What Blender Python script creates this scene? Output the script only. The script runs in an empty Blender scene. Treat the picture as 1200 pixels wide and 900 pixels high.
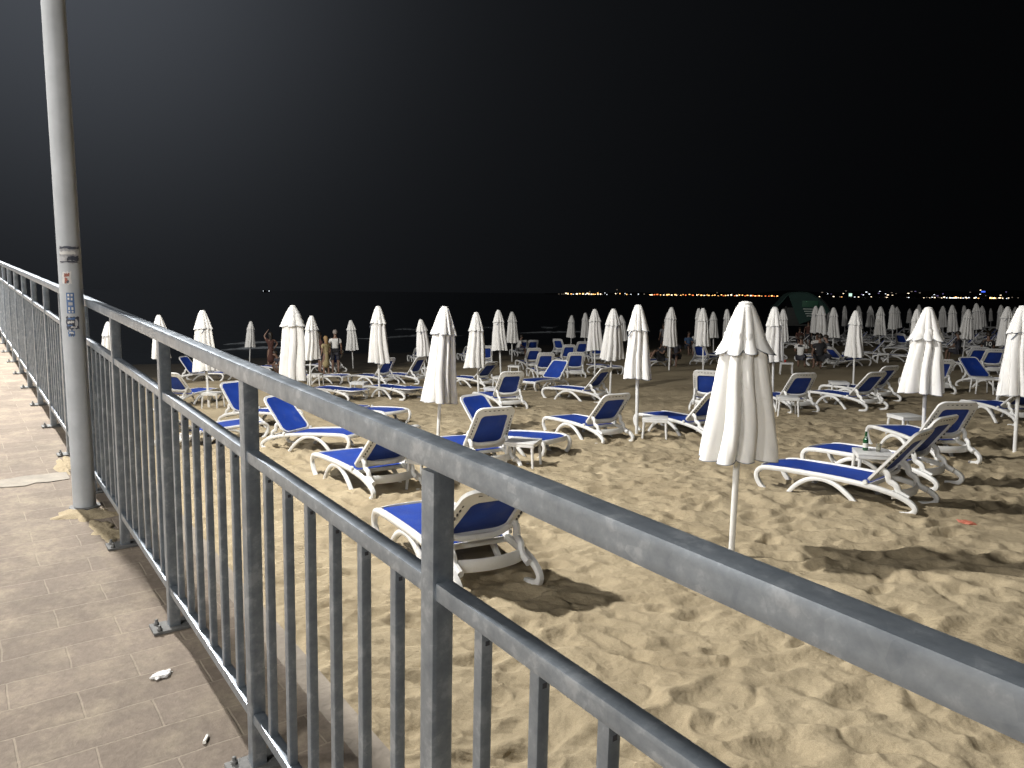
import bpy, bmesh, math, random
import numpy as np
from mathutils import Vector, Matrix, Quaternion

S = bpy.context.scene
COL = S.collection
random.seed(7)
R = math.radians
# ------------------------------------------------------------------ camera
CZ = 2.4
F = 900.0
PITCH = math.atan(107 / 900)
ROLL = 0.010
cam_d = bpy.data.cameras.new('camera')
cam = bpy.data.objects.new('camera', cam_d)
COL.objects.link(cam)
CM = Matrix.Rotation(math.pi / 2 - PITCH, 3, 'X') @ Matrix.Rotation(ROLL, 3, 'Z')
cam.matrix_world = Matrix.Translation((0, 0, CZ)) @ CM.to_4x4()
cam_d.sensor_width = 36
cam_d.lens = 27
cam_d.clip_start = 0.05
cam_d.clip_end = 30000
S.camera = cam


def ray(x, y):
    return CM @ Vector(((x - 600) / F, (450 - y) / F, -1))


# terrain: a beach that falls gently towards the sea
def low(x, y):
    return -2.2547 + 0.0281 * x - 0.0323 * y + CZ + 0.03 * math.sin(x * 0.55 + 0.4 * y) * math.sin(y * 0.35 + 1.0)


def at(px, py):
    """pixel of a point that stands on the sand -> the point"""
    d = ray(px, py)
    t = 5.0
    for _ in range(60):
        p = d * t
        g = low(p.x, p.y) - CZ
        t = 0.5 * t + 0.5 * min(g / d.z, 600) if d.z < -1e-4 else 600
    p = d * t
    return Vector((p.x, p.y, low(p.x, p.y)))


def at_depth(px, y):
    """column of a pixel at a forward distance, on the sand"""
    x = 0
    py = 420
    for _ in range(6):
        d = ray(px, py)
        x = d.x / d.y * y
        z = low(x, y) - CZ
        q = CM.transposed() @ Vector((x, y, z))
        py = 450 - F * q.y / -q.z
    return Vector((x, y, low(x, y)))


# fence line on the promenade ramp
P0 = Vector((-0.684, 1.96, -1.289 + CZ))
FD = Vector((-0.5927, 0.8037, 0.0527)).normalized()
FH = Vector((FD.x, FD.y, 0)).normalized()
FL = Vector((FH.y, -FH.x, 0))            # towards the beach
FYAW = math.atan2(FH.y, FH.x)
SP = 0.94


def ramp(t, l=0.0, h=0.0):
    return P0 + FD * t + FL * l + Vector((0, 0, h))


def at_ramp(px, py):
    d = ray(px, py)
    n = FD.cross(FL)
    o = Vector((0, 0, CZ))
    k = (P0 - o).dot(n) / d.dot(n)
    p = o + d * k
    r = p - P0
    return r.dot(FD), r.dot(FL), p


# ------------------------------------------------------------------ materials
def mat(name, col, rough=0.5, metal=0.0, var=0.0, scale=8.0, bump=0.0, bscale=60.0, emit=None, estr=0.0, spec=0.5, col2=None, detail=4, trans=0.0):
    m = bpy.data.materials.new(name)
    m.use_nodes = True
    nt = m.node_tree
    b = nt.nodes['Principled BSDF']
    b.inputs['Base Color'].default_value = (*col, 1)
    b.inputs['Roughness'].default_value = rough
    b.inputs['Metallic'].default_value = metal
    b.inputs['Specular IOR Level'].default_value = spec
    if trans:
        b.inputs['Transmission Weight'].default_value = trans
    if emit:
        b.inputs['Emission Color'].default_value = (*emit, 1)
        b.inputs['Emission Strength'].default_value = estr
    tc = nt.nodes.new('ShaderNodeTexCoord')
    if var or col2:
        n = nt.nodes.new('ShaderNodeTexNoise')
        n.inputs['Scale'].default_value = scale
        n.inputs['Detail'].default_value = detail
        n.inputs['Roughness'].default_value = 0.6
        r = nt.nodes.new('ShaderNodeValToRGB')
        c2 = col2 or tuple(min(1, c * (1 + var)) for c in col)
        c1 = tuple(c * (1 - var) for c in col)
        r.color_ramp.elements[0].position = 0.33
        r.color_ramp.elements[1].position = 0.67
        r.color_ramp.elements[0].color = (*c1, 1)
        r.color_ramp.elements[1].color = (*c2, 1)
        nt.links.new(tc.outputs['Object'], n.inputs['Vector'])
        nt.links.new(n.outputs['Fac'], r.inputs['Fac'])
        nt.links.new(r.outputs['Color'], b.inputs['Base Color'])
        mr = nt.nodes.new('ShaderNodeMapRange')
        mr.inputs['To Min'].default_value = max(0.05, rough - 0.1)
        mr.inputs['To Max'].default_value = min(1, rough + 0.12)
        nt.links.new(n.outputs['Fac'], mr.inputs['Value'])
        nt.links.new(mr.outputs['Result'], b.inputs['Roughness'])
    if bump:
        n2 = nt.nodes.new('ShaderNodeTexNoise')
        n2.inputs['Scale'].default_value = bscale
        n2.inputs['Detail'].default_value = 3
        bp = nt.nodes.new('ShaderNodeBump')
        bp.inputs['Strength'].default_value = bump
        bp.inputs['Distance'].default_value = 0.01
        nt.links.new(tc.outputs['Object'], n2.inputs['Vector'])
        nt.links.new(n2.outputs['Fac'], bp.inputs['Height'])
        nt.links.new(bp.outputs['Normal'], b.inputs['Normal'])
    return m


WET = -1.15


def sand_material():
    m = bpy.data.materials.new('sand')
    m.use_nodes = True
    nt = m.node_tree
    N = nt.nodes.new
    L = nt.links.new
    b = nt.nodes['Principled BSDF']
    b.inputs['Roughness'].default_value = 0.95
    b.inputs['Specular IOR Level'].default_value = 0.15
    tc = N('ShaderNodeTexCoord')
    n1 = N('ShaderNodeTexNoise'); n1.inputs['Scale'].default_value = 0.8; n1.inputs['Detail'].default_value = 6
    n2 = N('ShaderNodeTexNoise'); n2.inputs['Scale'].default_value = 260; n2.inputs['Detail'].default_value = 2
    n3 = N('ShaderNodeTexNoise'); n3.inputs['Scale'].default_value = 14; n3.inputs['Detail'].default_value = 5
    for n in (n1, n2, n3):
        L(tc.outputs['Object'], n.inputs['Vector'])
    r1 = N('ShaderNodeValToRGB')
    r1.color_ramp.elements[0].position = 0.3
    r1.color_ramp.elements[0].color = (0.340, 0.279, 0.182, 1)
    r1.color_ramp.elements[1].position = 0.7
    r1.color_ramp.elements[1].color = (0.415, 0.347, 0.233, 1)
    L(n1.outputs['Fac'], r1.inputs['Fac'])
    r2 = N('ShaderNodeValToRGB')
    r2.color_ramp.elements[0].position = 0.25
    r2.color_ramp.elements[0].color = (0.62, 0.6, 0.57, 1)
    r2.color_ramp.elements[1].position = 0.6
    r2.color_ramp.elements[1].color = (1.05, 1.05, 1.05, 1)
    L(n2.outputs['Fac'], r2.inputs['Fac'])
    mx = N('ShaderNodeMix'); mx.data_type = 'RGBA'; mx.blend_type = 'MULTIPLY'
    mx.inputs[0].default_value = 1.0
    L(r1.outputs['Color'], mx.inputs[6]); L(r2.outputs['Color'], mx.inputs[7])
    # wet sand near the water line is dark
    sx = N('ShaderNodeSeparateXYZ'); L(tc.outputs['Object'], sx.inputs[0])
    ah = N('ShaderNodeMath'); ah.operation = 'MULTIPLY_ADD'; ah.inputs[1].default_value = 0.35
    L(n1.outputs['Fac'], ah.inputs[0]); L(sx.outputs['Z'], ah.inputs[2])
    mr = N('ShaderNodeMapRange'); mr.inputs['From Min'].default_value = WET - 0.12 + 0.17; mr.inputs['From Max'].default_value = WET + 0.12 + 0.17
    L(ah.outputs[0], mr.inputs['Value'])
    wx_ = N('ShaderNodeMix'); wx_.data_type = 'RGBA'
    wx_.inputs[6].default_value = (0.060, 0.052, 0.040, 1)
    L(mr.outputs['Result'], wx_.inputs[0]); L(mx.outputs[2], wx_.inputs[7])
    L(wx_.outputs[2], b.inputs['Base Color'])
    rg = N('ShaderNodeMapRange'); rg.inputs['To Min'].default_value = 0.45; rg.inputs['To Max'].default_value = 0.95
    L(mr.outputs['Result'], rg.inputs['Value']); L(rg.outputs['Result'], b.inputs['Roughness'])
    b1 = N('ShaderNodeBump'); b1.inputs['Strength'].default_value = 0.55; b1.inputs['Distance'].default_value = 0.035
    b2 = N('ShaderNodeBump'); b2.inputs['Strength'].default_value = 0.35; b2.inputs['Distance'].default_value = 0.004
    L(n3.outputs['Fac'], b1.inputs['Height'])
    L(n2.outputs['Fac'], b2.inputs['Height'])
    L(b1.outputs['Normal'], b2.inputs['Normal'])
    L(b2.outputs['Normal'], b.inputs['Normal'])
    return m


def paving_material():
    m = bpy.data.materials.new('paving')
    m.use_nodes = True
    nt = m.node_tree
    N = nt.nodes.new
    L = nt.links.new
    b = nt.nodes['Principled BSDF']
    b.inputs['Roughness'].default_value = 0.85
    b.inputs['Specular IOR Level'].default_value = 0.25
    tc = N('ShaderNodeTexCoord')
    # wobble the coordinates so the joints are not ruler straight
    nw = N('ShaderNodeTexNoise'); nw.inputs['Scale'].default_value = 5; nw.inputs['Detail'].default_value = 3
    L(tc.outputs['Object'], nw.inputs['Vector'])
    vm = N('ShaderNodeVectorMath'); vm.operation = 'SCALE'; vm.inputs['Scale'].default_value = 0.022
    L(nw.outputs['Color'], vm.inputs[0])
    va = N('ShaderNodeVectorMath'); va.operation = 'ADD'
    L(tc.outputs['Object'], va.inputs[0]); L(vm.outputs['Vector'], va.inputs[1])
    br = N('ShaderNodeTexBrick')
    br.inputs['Scale'].default_value = 1.0
    br.inputs['Brick Width'].default_value = 0.36
    br.inputs['Row Height'].default_value = 0.165
    br.inputs['Mortar Size'].default_value = 0.0034
    br.inputs['Mortar Smooth'].default_value = 0.35
    br.inputs['Bias'].default_value = 0.0
    br.inputs['Color1'].default_value = (0.212, 0.174, 0.139, 1)
    br.inputs['Color2'].default_value = (0.245, 0.202, 0.163, 1)
    br.inputs['Mortar'].default_value = (0.315, 0.267, 0.212, 1)
    mp = N('ShaderNodeMapping'); mp.inputs['Rotation'].default_value = (0, 0, R(90))
    L(va.outputs['Vector'], mp.inputs['Vector']); L(mp.outputs['Vector'], br.inputs['Vector'])
    n1 = N('ShaderNodeTexNoise'); n1.inputs['Scale'].default_value = 1.6; n1.inputs['Detail'].default_value = 8; n1.inputs['Roughness'].default_value = 0.65
    n2 = N('ShaderNodeTexNoise'); n2.inputs['Scale'].default_value = 40; n2.inputs['Detail'].default_value = 6; n2.inputs['Roughness'].default_value = 0.7
    n3 = N('ShaderNodeTexNoise'); n3.inputs['Scale'].default_value = 4.5; n3.inputs['Detail'].default_value = 7; n3.inputs['Roughness'].default_value = 0.7
    for n in (n1, n2, n3):
        L(tc.outputs['Object'], n.inputs['Vector'])
    # dusty sand lying over much of the paving
    r = N('ShaderNodeValToRGB')
    r.color_ramp.elements[0].position = 0.47
    r.color_ramp.elements[0].color = (0, 0, 0, 1)
    r.color_ramp.elements[1].position = 0.68
    r.color_ramp.elements[1].color = (0.75, 0.75, 0.75, 1)
    L(n3.outputs['Fac'], r.inputs['Fac'])
    mx = N('ShaderNodeMix'); mx.data_type = 'RGBA'
    mx.inputs[7].default_value = (0.37, 0.315, 0.235, 1)
    L(r.outputs['Color'], mx.inputs[0]); L(br.outputs['Color'], mx.inputs[6])
    r2 = N('ShaderNodeValToRGB')
    r2.color_ramp.elements[0].position = 0.25
    r2.color_ramp.elements[0].color = (0.7, 0.7, 0.7, 1)
    r2.color_ramp.elements[1].position = 0.75
    r2.color_ramp.elements[1].color = (1.12, 1.1, 1.08, 1)
    L(n1.outputs['Fac'], r2.inputs['Fac'])
    m2 = N('ShaderNodeMix'); m2.data_type = 'RGBA'; m2.blend_type = 'MULTIPLY'; m2.inputs[0].default_value = 1
    L(mx.outputs[2], m2.inputs[6]); L(r2.outputs['Color'], m2.inputs[7])
    r3 = N('ShaderNodeValToRGB')
    r3.color_ramp.elements[0].position = 0.3
    r3.color_ramp.elements[0].color = (0.8, 0.8, 0.8, 1)
    r3.color_ramp.elements[1].position = 0.7
    r3.color_ramp.elements[1].color = (1.1, 1.1, 1.1, 1)
    L(n2.outputs['Fac'], r3.inputs['Fac'])
    m3 = N('ShaderNodeMix'); m3.data_type = 'RGBA'; m3.blend_type = 'MULTIPLY'; m3.inputs[0].default_value = 1
    L(m2.outputs[2], m3.inputs[6]); L(r3.outputs['Color'], m3.inputs[7])
    L(m3.outputs[2], b.inputs['Base Color'])
    b1 = N('ShaderNodeBump'); b1.invert = True; b1.inputs['Strength'].default_value = 0.5; b1.inputs['Distance'].default_value = 0.006
    L(br.outputs['Fac'], b1.inputs['Height'])
    b2 = N('ShaderNodeBump'); b2.inputs['Strength'].default_value = 0.55; b2.inputs['Distance'].default_value = 0.006
    L(n2.outputs['Fac'], b2.inputs['Height']); L(b1.outputs['Normal'], b2.inputs['Normal'])
    L(b2.outputs['Normal'], b.inputs['Normal'])
    return m


def galv_material():
    m = bpy.data.materials.new('galvanised_steel')
    m.use_nodes = True
    nt = m.node_tree
    N = nt.nodes.new
    L = nt.links.new
    b = nt.nodes['Principled BSDF']
    b.inputs['Metallic'].default_value = 0.8
    tc = N('ShaderNodeTexCoord')
    oi = N('ShaderNodeObjectInfo')
    vm = N('ShaderNodeVectorMath'); vm.operation = 'ADD'
    sc = N('ShaderNodeVectorMath'); sc.operation = 'SCALE'
    cx = N('ShaderNodeCombineXYZ')
    L(oi.outputs['Random'], cx.inputs[0]); L(oi.outputs['Random'], cx.inputs[2])
    L(cx.outputs[0], sc.inputs[0]); sc.inputs['Scale'].default_value = 37
    L(tc.outputs['Object'], vm.inputs[0]); L(sc.outputs['Vector'], vm.inputs[1])
    n1 = N('ShaderNodeTexNoise'); n1.inputs['Scale'].default_value = 22; n1.inputs['Detail'].default_value = 5; n1.inputs['Roughness'].default_value = 0.65
    v = N('ShaderNodeTexVoronoi'); v.inputs['Scale'].default_value = 55
    n2 = N('ShaderNodeTexNoise'); n2.inputs['Scale'].default_value = 9; n2.inputs['Detail'].default_value = 3
    for n in (n1, v, n2):
        L(vm.outputs['Vector'], n.inputs['Vector'])
    r = N('ShaderNodeValToRGB')
    r.color_ramp.elements[0].position = 0.3
    r.color_ramp.elements[0].color = (0.225, 0.262, 0.305, 1)
    r.color_ramp.elements[1].position = 0.62
    r.color_ramp.elements[1].color = (0.345, 0.388, 0.435, 1)
    e = r.color_ramp.elements.new(0.72)
    e.color = (0.47, 0.515, 0.56, 1)
    ad = N('ShaderNodeMath'); ad.operation = 'MULTIPLY_ADD'; ad.inputs[1].default_value = 0.12
    L(v.outputs['Color'], ad.inputs[0]); L(n1.outputs['Fac'], ad.inputs[2])
    L(ad.outputs[0], r.inputs['Fac'])
    L(r.outputs['Color'], b.inputs['Base Color'])
    mr = N('ShaderNodeMapRange'); mr.inputs['To Min'].default_value = 0.24; mr.inputs['To Max'].default_value = 0.44
    L(n2.outputs['Fac'], mr.inputs['Value']); L(mr.outputs['Result'], b.inputs['Roughness'])
    bp = N('ShaderNodeBump'); bp.inputs['Strength'].default_value = 0.12; bp.inputs['Distance'].default_value = 0.003
    L(n1.outputs['Fac'], bp.inputs['Height']); L(bp.outputs['Normal'], b.inputs['Normal'])
    return m


def water_material():
    m = bpy.data.materials.new('sea_water')
    m.use_nodes = True
    nt = m.node_tree
    N = nt.nodes.new
    L = nt.links.new
    b = nt.nodes['Principled BSDF']
    b.inputs['Base Color'].default_value = (0.004, 0.007, 0.009, 1)
    b.inputs['Roughness'].default_value = 0.32
    b.inputs['IOR'].default_value = 1.33
    tc = N('ShaderNodeTexCoord')
    mp = N('ShaderNodeMapping'); mp.inputs['Scale'].default_value = (0.35, 1, 1)
    n = N('ShaderNodeTexNoise'); n.inputs['Scale'].default_value = 0.5; n.inputs['Detail'].default_value = 6
    bp = N('ShaderNodeBump'); bp.inputs['Strength'].default_value = 0.6; bp.inputs['Distance'].default_value = 0.6
    L(tc.outputs['Object'], mp.inputs['Vector']); L(mp.outputs['Vector'], n.inputs['Vector'])
    L(n.outputs['Fac'], bp.inputs['Height']); L(bp.outputs['Normal'], b.inputs['Normal'])
    return m


def sling_material():
    m = bpy.data.materials.new('blue_sling')
    m.use_nodes = True
    nt = m.node_tree
    N = nt.nodes.new
    L = nt.links.new
    b = nt.nodes['Principled BSDF']
    b.inputs['Roughness'].default_value = 0.6
    b.inputs['Specular IOR Level'].default_value = 0.3
    tc = N('ShaderNodeTexCoord')
    n = N('ShaderNodeTexNoise'); n.inputs['Scale'].default_value = 3.5; n.inputs['Detail'].default_value = 6
    r = N('ShaderNodeValToRGB')
    r.color_ramp.elements[0].position = 0.3
    r.color_ramp.elements[0].color = (0.010, 0.038, 0.245, 1)
    r.color_ramp.elements[1].position = 0.7
    r.color_ramp.elements[1].color = (0.016, 0.057, 0.335, 1)
    L(tc.outputs['Object'], n.inputs['Vector']); L(n.outputs['Fac'], r.inputs['Fac'])
    # dusty sand scuffs
    n2 = N('ShaderNodeTexNoise'); n2.inputs['Scale'].default_value = 7; n2.inputs['Detail'].default_value = 8; n2.inputs['Roughness'].default_value = 0.7
    oi = N('ShaderNodeObjectInfo')
    cx = N('ShaderNodeVectorMath'); cx.operation = 'ADD'
    L(tc.outputs['Object'], cx.inputs[0]); L(oi.outputs['Location'], cx.inputs[1])
    L(cx.outputs['Vector'], n2.inputs['Vector'])
    r2 = N('ShaderNodeValToRGB')
    r2.color_ramp.elements[0].position = 0.54
    r2.color_ramp.elements[0].color = (0, 0, 0, 1)
    r2.color_ramp.elements[1].position = 0.8
    r2.color_ramp.elements[1].color = (0.35, 0.35, 0.35, 1)
    L(n2.outputs['Fac'], r2.inputs['Fac'])
    mx = N('ShaderNodeMix'); mx.data_type = 'RGBA'
    mx.inputs[7].default_value = (0.16, 0.17, 0.24, 1)
    L(r2.outputs['Color'], mx.inputs[0]); L(r.outputs['Color'], mx.inputs[6])
    L(mx.outputs[2], b.inputs['Base Color'])
    w = N('ShaderNodeTexWave'); w.inputs['Scale'].default_value = 90
    w2 = N('ShaderNodeTexWave'); w2.inputs['Scale'].default_value = 90; w2.bands_direction = 'Y'
    ad = N('ShaderNodeMath')
    L(tc.outputs['Object'], w.inputs['Vector']); L(tc.outputs['Object'], w2.inputs['Vector'])
    L(w.outputs['Fac'], ad.inputs[0]); L(w2.outputs['Fac'], ad.inputs[1])
    bp = N('ShaderNodeBump'); bp.inputs['Strength'].default_value = 0.15; bp.inputs['Distance'].default_value = 0.002
    L(ad.outputs[0], bp.inputs['Height']); L(bp.outputs['Normal'], b.inputs['Normal'])
    return m


def vary(m, lo):
    nt = m.node_tree
    b = nt.nodes['Principled BSDF']
    src = b.inputs['Base Color'].links[0].from_socket
    oi = nt.nodes.new('ShaderNodeObjectInfo')
    mr = nt.nodes.new('ShaderNodeMapRange'); mr.inputs['To Min'].default_value = lo
    nt.links.new(oi.outputs['Random'], mr.inputs['Value'])
    n = nt.nodes.new('ShaderNodeTexNoise'); n.inputs['Scale'].default_value = 9; n.inputs['Detail'].default_value = 8; n.inputs['Roughness'].default_value = 0.75
    tc = nt.nodes.new('ShaderNodeTexCoord')
    va = nt.nodes.new('ShaderNodeVectorMath'); va.operation = 'ADD'
    nt.links.new(tc.outputs['Object'], va.inputs[0]); nt.links.new(oi.outputs['Location'], va.inputs[1])
    nt.links.new(va.outputs['Vector'], n.inputs['Vector'])
    r = nt.nodes.new('ShaderNodeValToRGB')
    r.color_ramp.elements[0].position = 0.58; r.color_ramp.elements[0].color = (1, 1, 1, 1)
    r.color_ramp.elements[1].position = 0.80; r.color_ramp.elements[1].color = (0.72, 0.68, 0.60, 1)
    nt.links.new(n.outputs['Fac'], r.inputs['Fac'])
    mx = nt.nodes.new('ShaderNodeMix'); mx.data_type = 'RGBA'; mx.blend_type = 'MULTIPLY'; mx.inputs[0].default_value = 1
    nt.links.new(src, mx.inputs[6]); nt.links.new(mr.outputs['Result'], mx.inputs[7])
    m2 = nt.nodes.new('ShaderNodeMix'); m2.data_type = 'RGBA'; m2.blend_type = 'MULTIPLY'; m2.inputs[0].default_value = 1
    nt.links.new(mx.outputs[2], m2.inputs[6]); nt.links.new(r.outputs['Color'], m2.inputs[7])
    nt.links.new(m2.outputs[2], b.inputs['Base Color'])


M = {
    'sand': sand_material(), 'paving': paving_material(), 'galv': galv_material(),
    'water': water_material(), 'sling': sling_material(),
    'plastic': mat('white_plastic', (0.74, 0.74, 0.72), 0.38, var=0.07, scale=6, bump=0.05, bscale=90),
    'canvas': mat('white_canvas', (0.88, 0.87, 0.84), 0.9, var=0.05, scale=2.2, bump=0.25, bscale=160, spec=0.15),
    'hem': mat('grey_hem', (0.16, 0.18, 0.22), 0.8),
    'pole': mat('white_pole', (0.72, 0.72, 0.70), 0.35, var=0.05),
    'lamp_pole': mat('grey_pole', (0.40, 0.42, 0.44), 0.6, metal=0.0, var=0.10, scale=7, bump=0.08, bscale=25),
    'dark': mat('dark_hole_and_eye', (0.04, 0.04, 0.045), 0.5),  # dark tone for the painted slot and vent holes, and for eyes
    'concrete': mat('concrete', (0.30, 0.26, 0.21), 0.9, var=0.2, scale=6, bump=0.4, bscale=40),
    'skin': mat('skin', (0.20, 0.12, 0.085), 0.55),
    'hair': mat('dark_hair', (0.025, 0.018, 0.012), 0.5, var=0.3, scale=40),
    'grey_hair': mat('grey_hair', (0.25, 0.22, 0.2), 0.6, var=0.2, scale=40),
    'blond': mat('blond_hair', (0.30, 0.19, 0.08), 0.6, var=0.2, scale=40),
    'cloth_white': mat('white_cloth', (0.70, 0.69, 0.66), 0.9, var=0.06),
    'cloth_black': mat('black_cloth', (0.014, 0.014, 0.016), 0.85, var=0.2),
    'cloth_dark': mat('dark_cloth', (0.035, 0.035, 0.045), 0.85, var=0.2),
    'cloth_brown': mat('brown_cloth', (0.075, 0.03, 0.022), 0.85, var=0.2),
    'cloth_yellow': mat('pale_yellow_cloth', (0.34, 0.28, 0.15), 0.85, var=0.1),
    'cloth_blue': mat('blue_cloth', (0.05, 0.10, 0.19), 0.85, var=0.15),
    'cloth_grey': mat('grey_cloth', (0.16, 0.16, 0.17), 0.85, var=0.15),
    'red': mat('red_plastic', (0.42, 0.045, 0.03), 0.4, var=0.1),
    'orange': mat('orange_plastic', (0.42, 0.13, 0.08), 0.6, var=0.15),
    'paper': mat('white_paper', (0.78, 0.77, 0.75), 0.9, var=0.05),
    'filter': mat('cigarette_paper', (0.80, 0.78, 0.72), 0.9),
    'bottle': mat('green_glass', (0.012, 0.11, 0.03), 0.08, spec=0.8, trans=0.35),
    'clear': mat('clear_glass', (0.75, 0.74, 0.62), 0.08, trans=0.85),
    'label': mat('bottle_label', (0.6, 0.6, 0.55), 0.7),
    'green': mat('green_canvas', (0.014, 0.045, 0.036), 0.8, var=0.15, scale=3),
    'green_sign': mat('green_sign', (0.015, 0.085, 0.045), 0.6, var=0.1),
    'slat': mat('pale_slat', (0.42, 0.48, 0.44), 0.7, var=0.1),
    'darkwood': mat('dark_timber', (0.030, 0.032, 0.030), 0.8, var=0.3),
    'foam': mat('sea_foam', (0.32, 0.35, 0.38), 0.95, var=0.2, scale=2),
    'hill': mat('dark_hills', (0.010, 0.012, 0.012), 0.95, var=0.3, scale=0.01),
    'sticker_blue': mat('blue_sticker', (0.07, 0.14, 0.30), 0.5, var=0.25, scale=30),
    'sticker_white': mat('white_sticker', (0.58, 0.57, 0.55), 0.6, var=0.1, scale=30),
    'sticker_red': mat('red_brown_print', (0.28, 0.09, 0.06), 0.6, var=0.3, scale=60),
    'sticker_dark': mat('dark_print', (0.05, 0.055, 0.075), 0.6, var=0.5, scale=50),
    'sticker_grey': mat('torn_paper', (0.36, 0.36, 0.37), 0.8, var=0.4, scale=35),
    'plate': mat('dull_plate', (0.15, 0.15, 0.145), 0.75, metal=0.2, var=0.25, scale=25),
    'wall': mat('plain_wall', (0.30, 0.29, 0.27), 0.9, var=0.15, scale=0.1),
}


vary(M['plastic'], 0.88)
vary(M['canvas'], 0.88)


def glow(name, c, s):
    return mat(name, (0.02, 0.02, 0.02), 0.6, emit=c, estr=s)


M['amber'] = glow('amber_light', (1.0, 0.50, 0.16), 4.0)
M['warm'] = glow('warm_white_light', (1.0, 0.80, 0.55), 3.5)
M['red_l'] = glow('red_orange_light', (1.0, 0.22, 0.06), 2.6)
M['cool'] = glow('cool_white_light', (0.85, 0.92, 1.0), 2.6)
M['faint'] = glow('faint_window_light', (0.8, 0.65, 0.5), 0.35)
M['violet'] = glow('violet_light', (0.45, 0.35, 0.8), 0.5)
M['blue_l'] = glow('blue_light', (0.06, 0.14, 1.0), 1.6)
M['green_l'] = glow('green_white_light', (0.65, 1.0, 0.8), 1.2)
M['lamp'] = glow('lamp_lens', (1.0, 0.93, 0.82), 30)


# ------------------------------------------------------------------ mesh helpers
class MB:
    def __init__(s):
        s.v = []; s.f = []; s.m = []; s.k = 0

    def add(s, vs, fs, mi=None):
        o = len(s.v)
        s.v += [tuple(v) for v in vs]
        s.f += [tuple(i + o for i in f) for f in fs]
        s.m += [s.k if mi is None else mi] * len(fs)

    def box(s, c, size, rot=None, taper=1.0):
        x, y, z = (k / 2 for k in size)
        vs = []
        for dz in (-z, z):
            k = taper if dz > 0 else 1
            for dx, dy in ((-x, -y), (x, -y), (x, y), (-x, y)):
                p = Vector((dx * k, dy * k, dz))
                if rot is not None:
                    p = rot @ p
                vs.append(p + Vector(c))
        s.add(vs, [(3, 2, 1, 0), (4, 5, 6, 7), (0, 1, 5, 4), (1, 2, 6, 5), (2, 3, 7, 6), (3, 0, 4, 7)])

    def sweep(s, pts, w, h, ref=(0, 1, 0), n=10, p=3.0, cap=True, closed=False, scale=None):
        pts = [Vector(q) for q in pts]
        ref = Vector(ref)
        N = len(pts)
        vs = []
        for i, q in enumerate(pts):
            if closed:
                t = pts[(i + 1) % N] - pts[i - 1]
            else:
                t = pts[min(i + 1, N - 1)] - pts[max(i - 1, 0)]
            t.normalize()
            a = ref - t * ref.dot(t)
            if a.length < 1e-4:
                a = Vector((1, 0, 0)) - t * t.x
            a.normalize()
            b = t.cross(a)
            k = scale[i] if scale else 1
            for j in range(n):
                th = 2 * math.pi * (j + 0.5) / n
                c, si = math.cos(th), math.sin(th)
                d = (abs(c) ** p + abs(si) ** p) ** (-1 / p)
                vs.append(q + a * (c * d * w / 2 * k) + b * (si * d * h / 2 * k))
        fs = []
        for i in range(N if closed else N - 1):
            i2 = (i + 1) % N
            for j in range(n):
                fs.append((i * n + j, i * n + (j + 1) % n, i2 * n + (j + 1) % n, i2 * n + j))
        if cap and not closed:
            fs.append(tuple(range(n - 1, -1, -1)))
            fs.append(tuple((N - 1) * n + j for j in range(n)))
        s.add(vs, fs)

    def lathe(s, prof, n=24, c=(0, 0, 0)):
        vs = []
        for r, z in prof:
            for j in range(n):
                th = 2 * math.pi * j / n
                vs.append((c[0] + r * math.cos(th), c[1] + r * math.sin(th), c[2] + z))
        fs = []
        for i in range(len(prof) - 1):
            for j in range(n):
                fs.append((i * n + j, i * n + (j + 1) % n, (i + 1) * n + (j + 1) % n, (i + 1) * n + j))
        fs.append(tuple(range(n - 1, -1, -1)))
        fs.append(tuple((len(prof) - 1) * n + j for j in range(n)))
        s.add(vs, fs)

    def build(s, name, mats, parent=None, smooth=True, bevel=0.0, angle=40):
        me = bpy.data.meshes.new(name)
        me.from_pydata(s.v, [], s.f)
        if not isinstance(mats, (list, tuple)):
            mats = [mats]
        for mm in mats:
            me.materials.append(mm)
        me.polygons.foreach_set('material_index', s.m)
        if bevel:
            bm = bmesh.new()
            bm.from_mesh(me)
            es = [e for e in bm.edges if len(e.link_faces) == 2 and e.calc_face_angle(0) > R(30)]
            bmesh.ops.bevel(bm, geom=es, offset=bevel, segments=2, profile=0.6, affect='EDGES')
            bm.to_mesh(me)
            bm.free()
        me.update()
        if smooth:
            me.polygons.foreach_set('use_smooth', [True] * len(me.polygons))
            try:
                me.set_sharp_from_angle(angle=R(angle))
            except Exception:
                pass
        o = bpy.data.objects.new(name, me)
        COL.objects.link(o)
        o.parent = parent
        return o


def cr(pts, n=6, closed=False):
    """Catmull-Rom through the points"""
    P = [Vector(p) for p in pts]
    out = []
    N = len(P)
    for i in range(N if closed else N - 1):
        if closed:
            a, b, c, d = P[i - 1], P[i], P[(i + 1) % N], P[(i + 2) % N]
        else:
            a, b, c, d = P[max(i - 1, 0)], P[i], P[i + 1], P[min(i + 2, N - 1)]
        for k in range(n):
            t = k / n
            out.append(0.5 * ((2 * b) + (c - a) * t + (2 * a - 5 * b + 4 * c - d) * t * t + (3 * b - a - 3 * c + d) * t ** 3))
    if not closed:
        out.append(P[-1])
    return out


def tag(o, label=None, cat=None, group=None, kind=None):
    if label: o['label'] = label
    if cat: o['category'] = cat
    if group: o['group'] = group
    if kind: o['kind'] = kind
    return o


def empty(name, loc=(0, 0, 0), rz=0):
    o = bpy.data.objects.new(name, None)
    o.empty_display_size = 0.2
    COL.objects.link(o)
    o.location = loc
    o.rotation_euler = (0, 0, rz)
    return o


KIDS = {}


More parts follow.
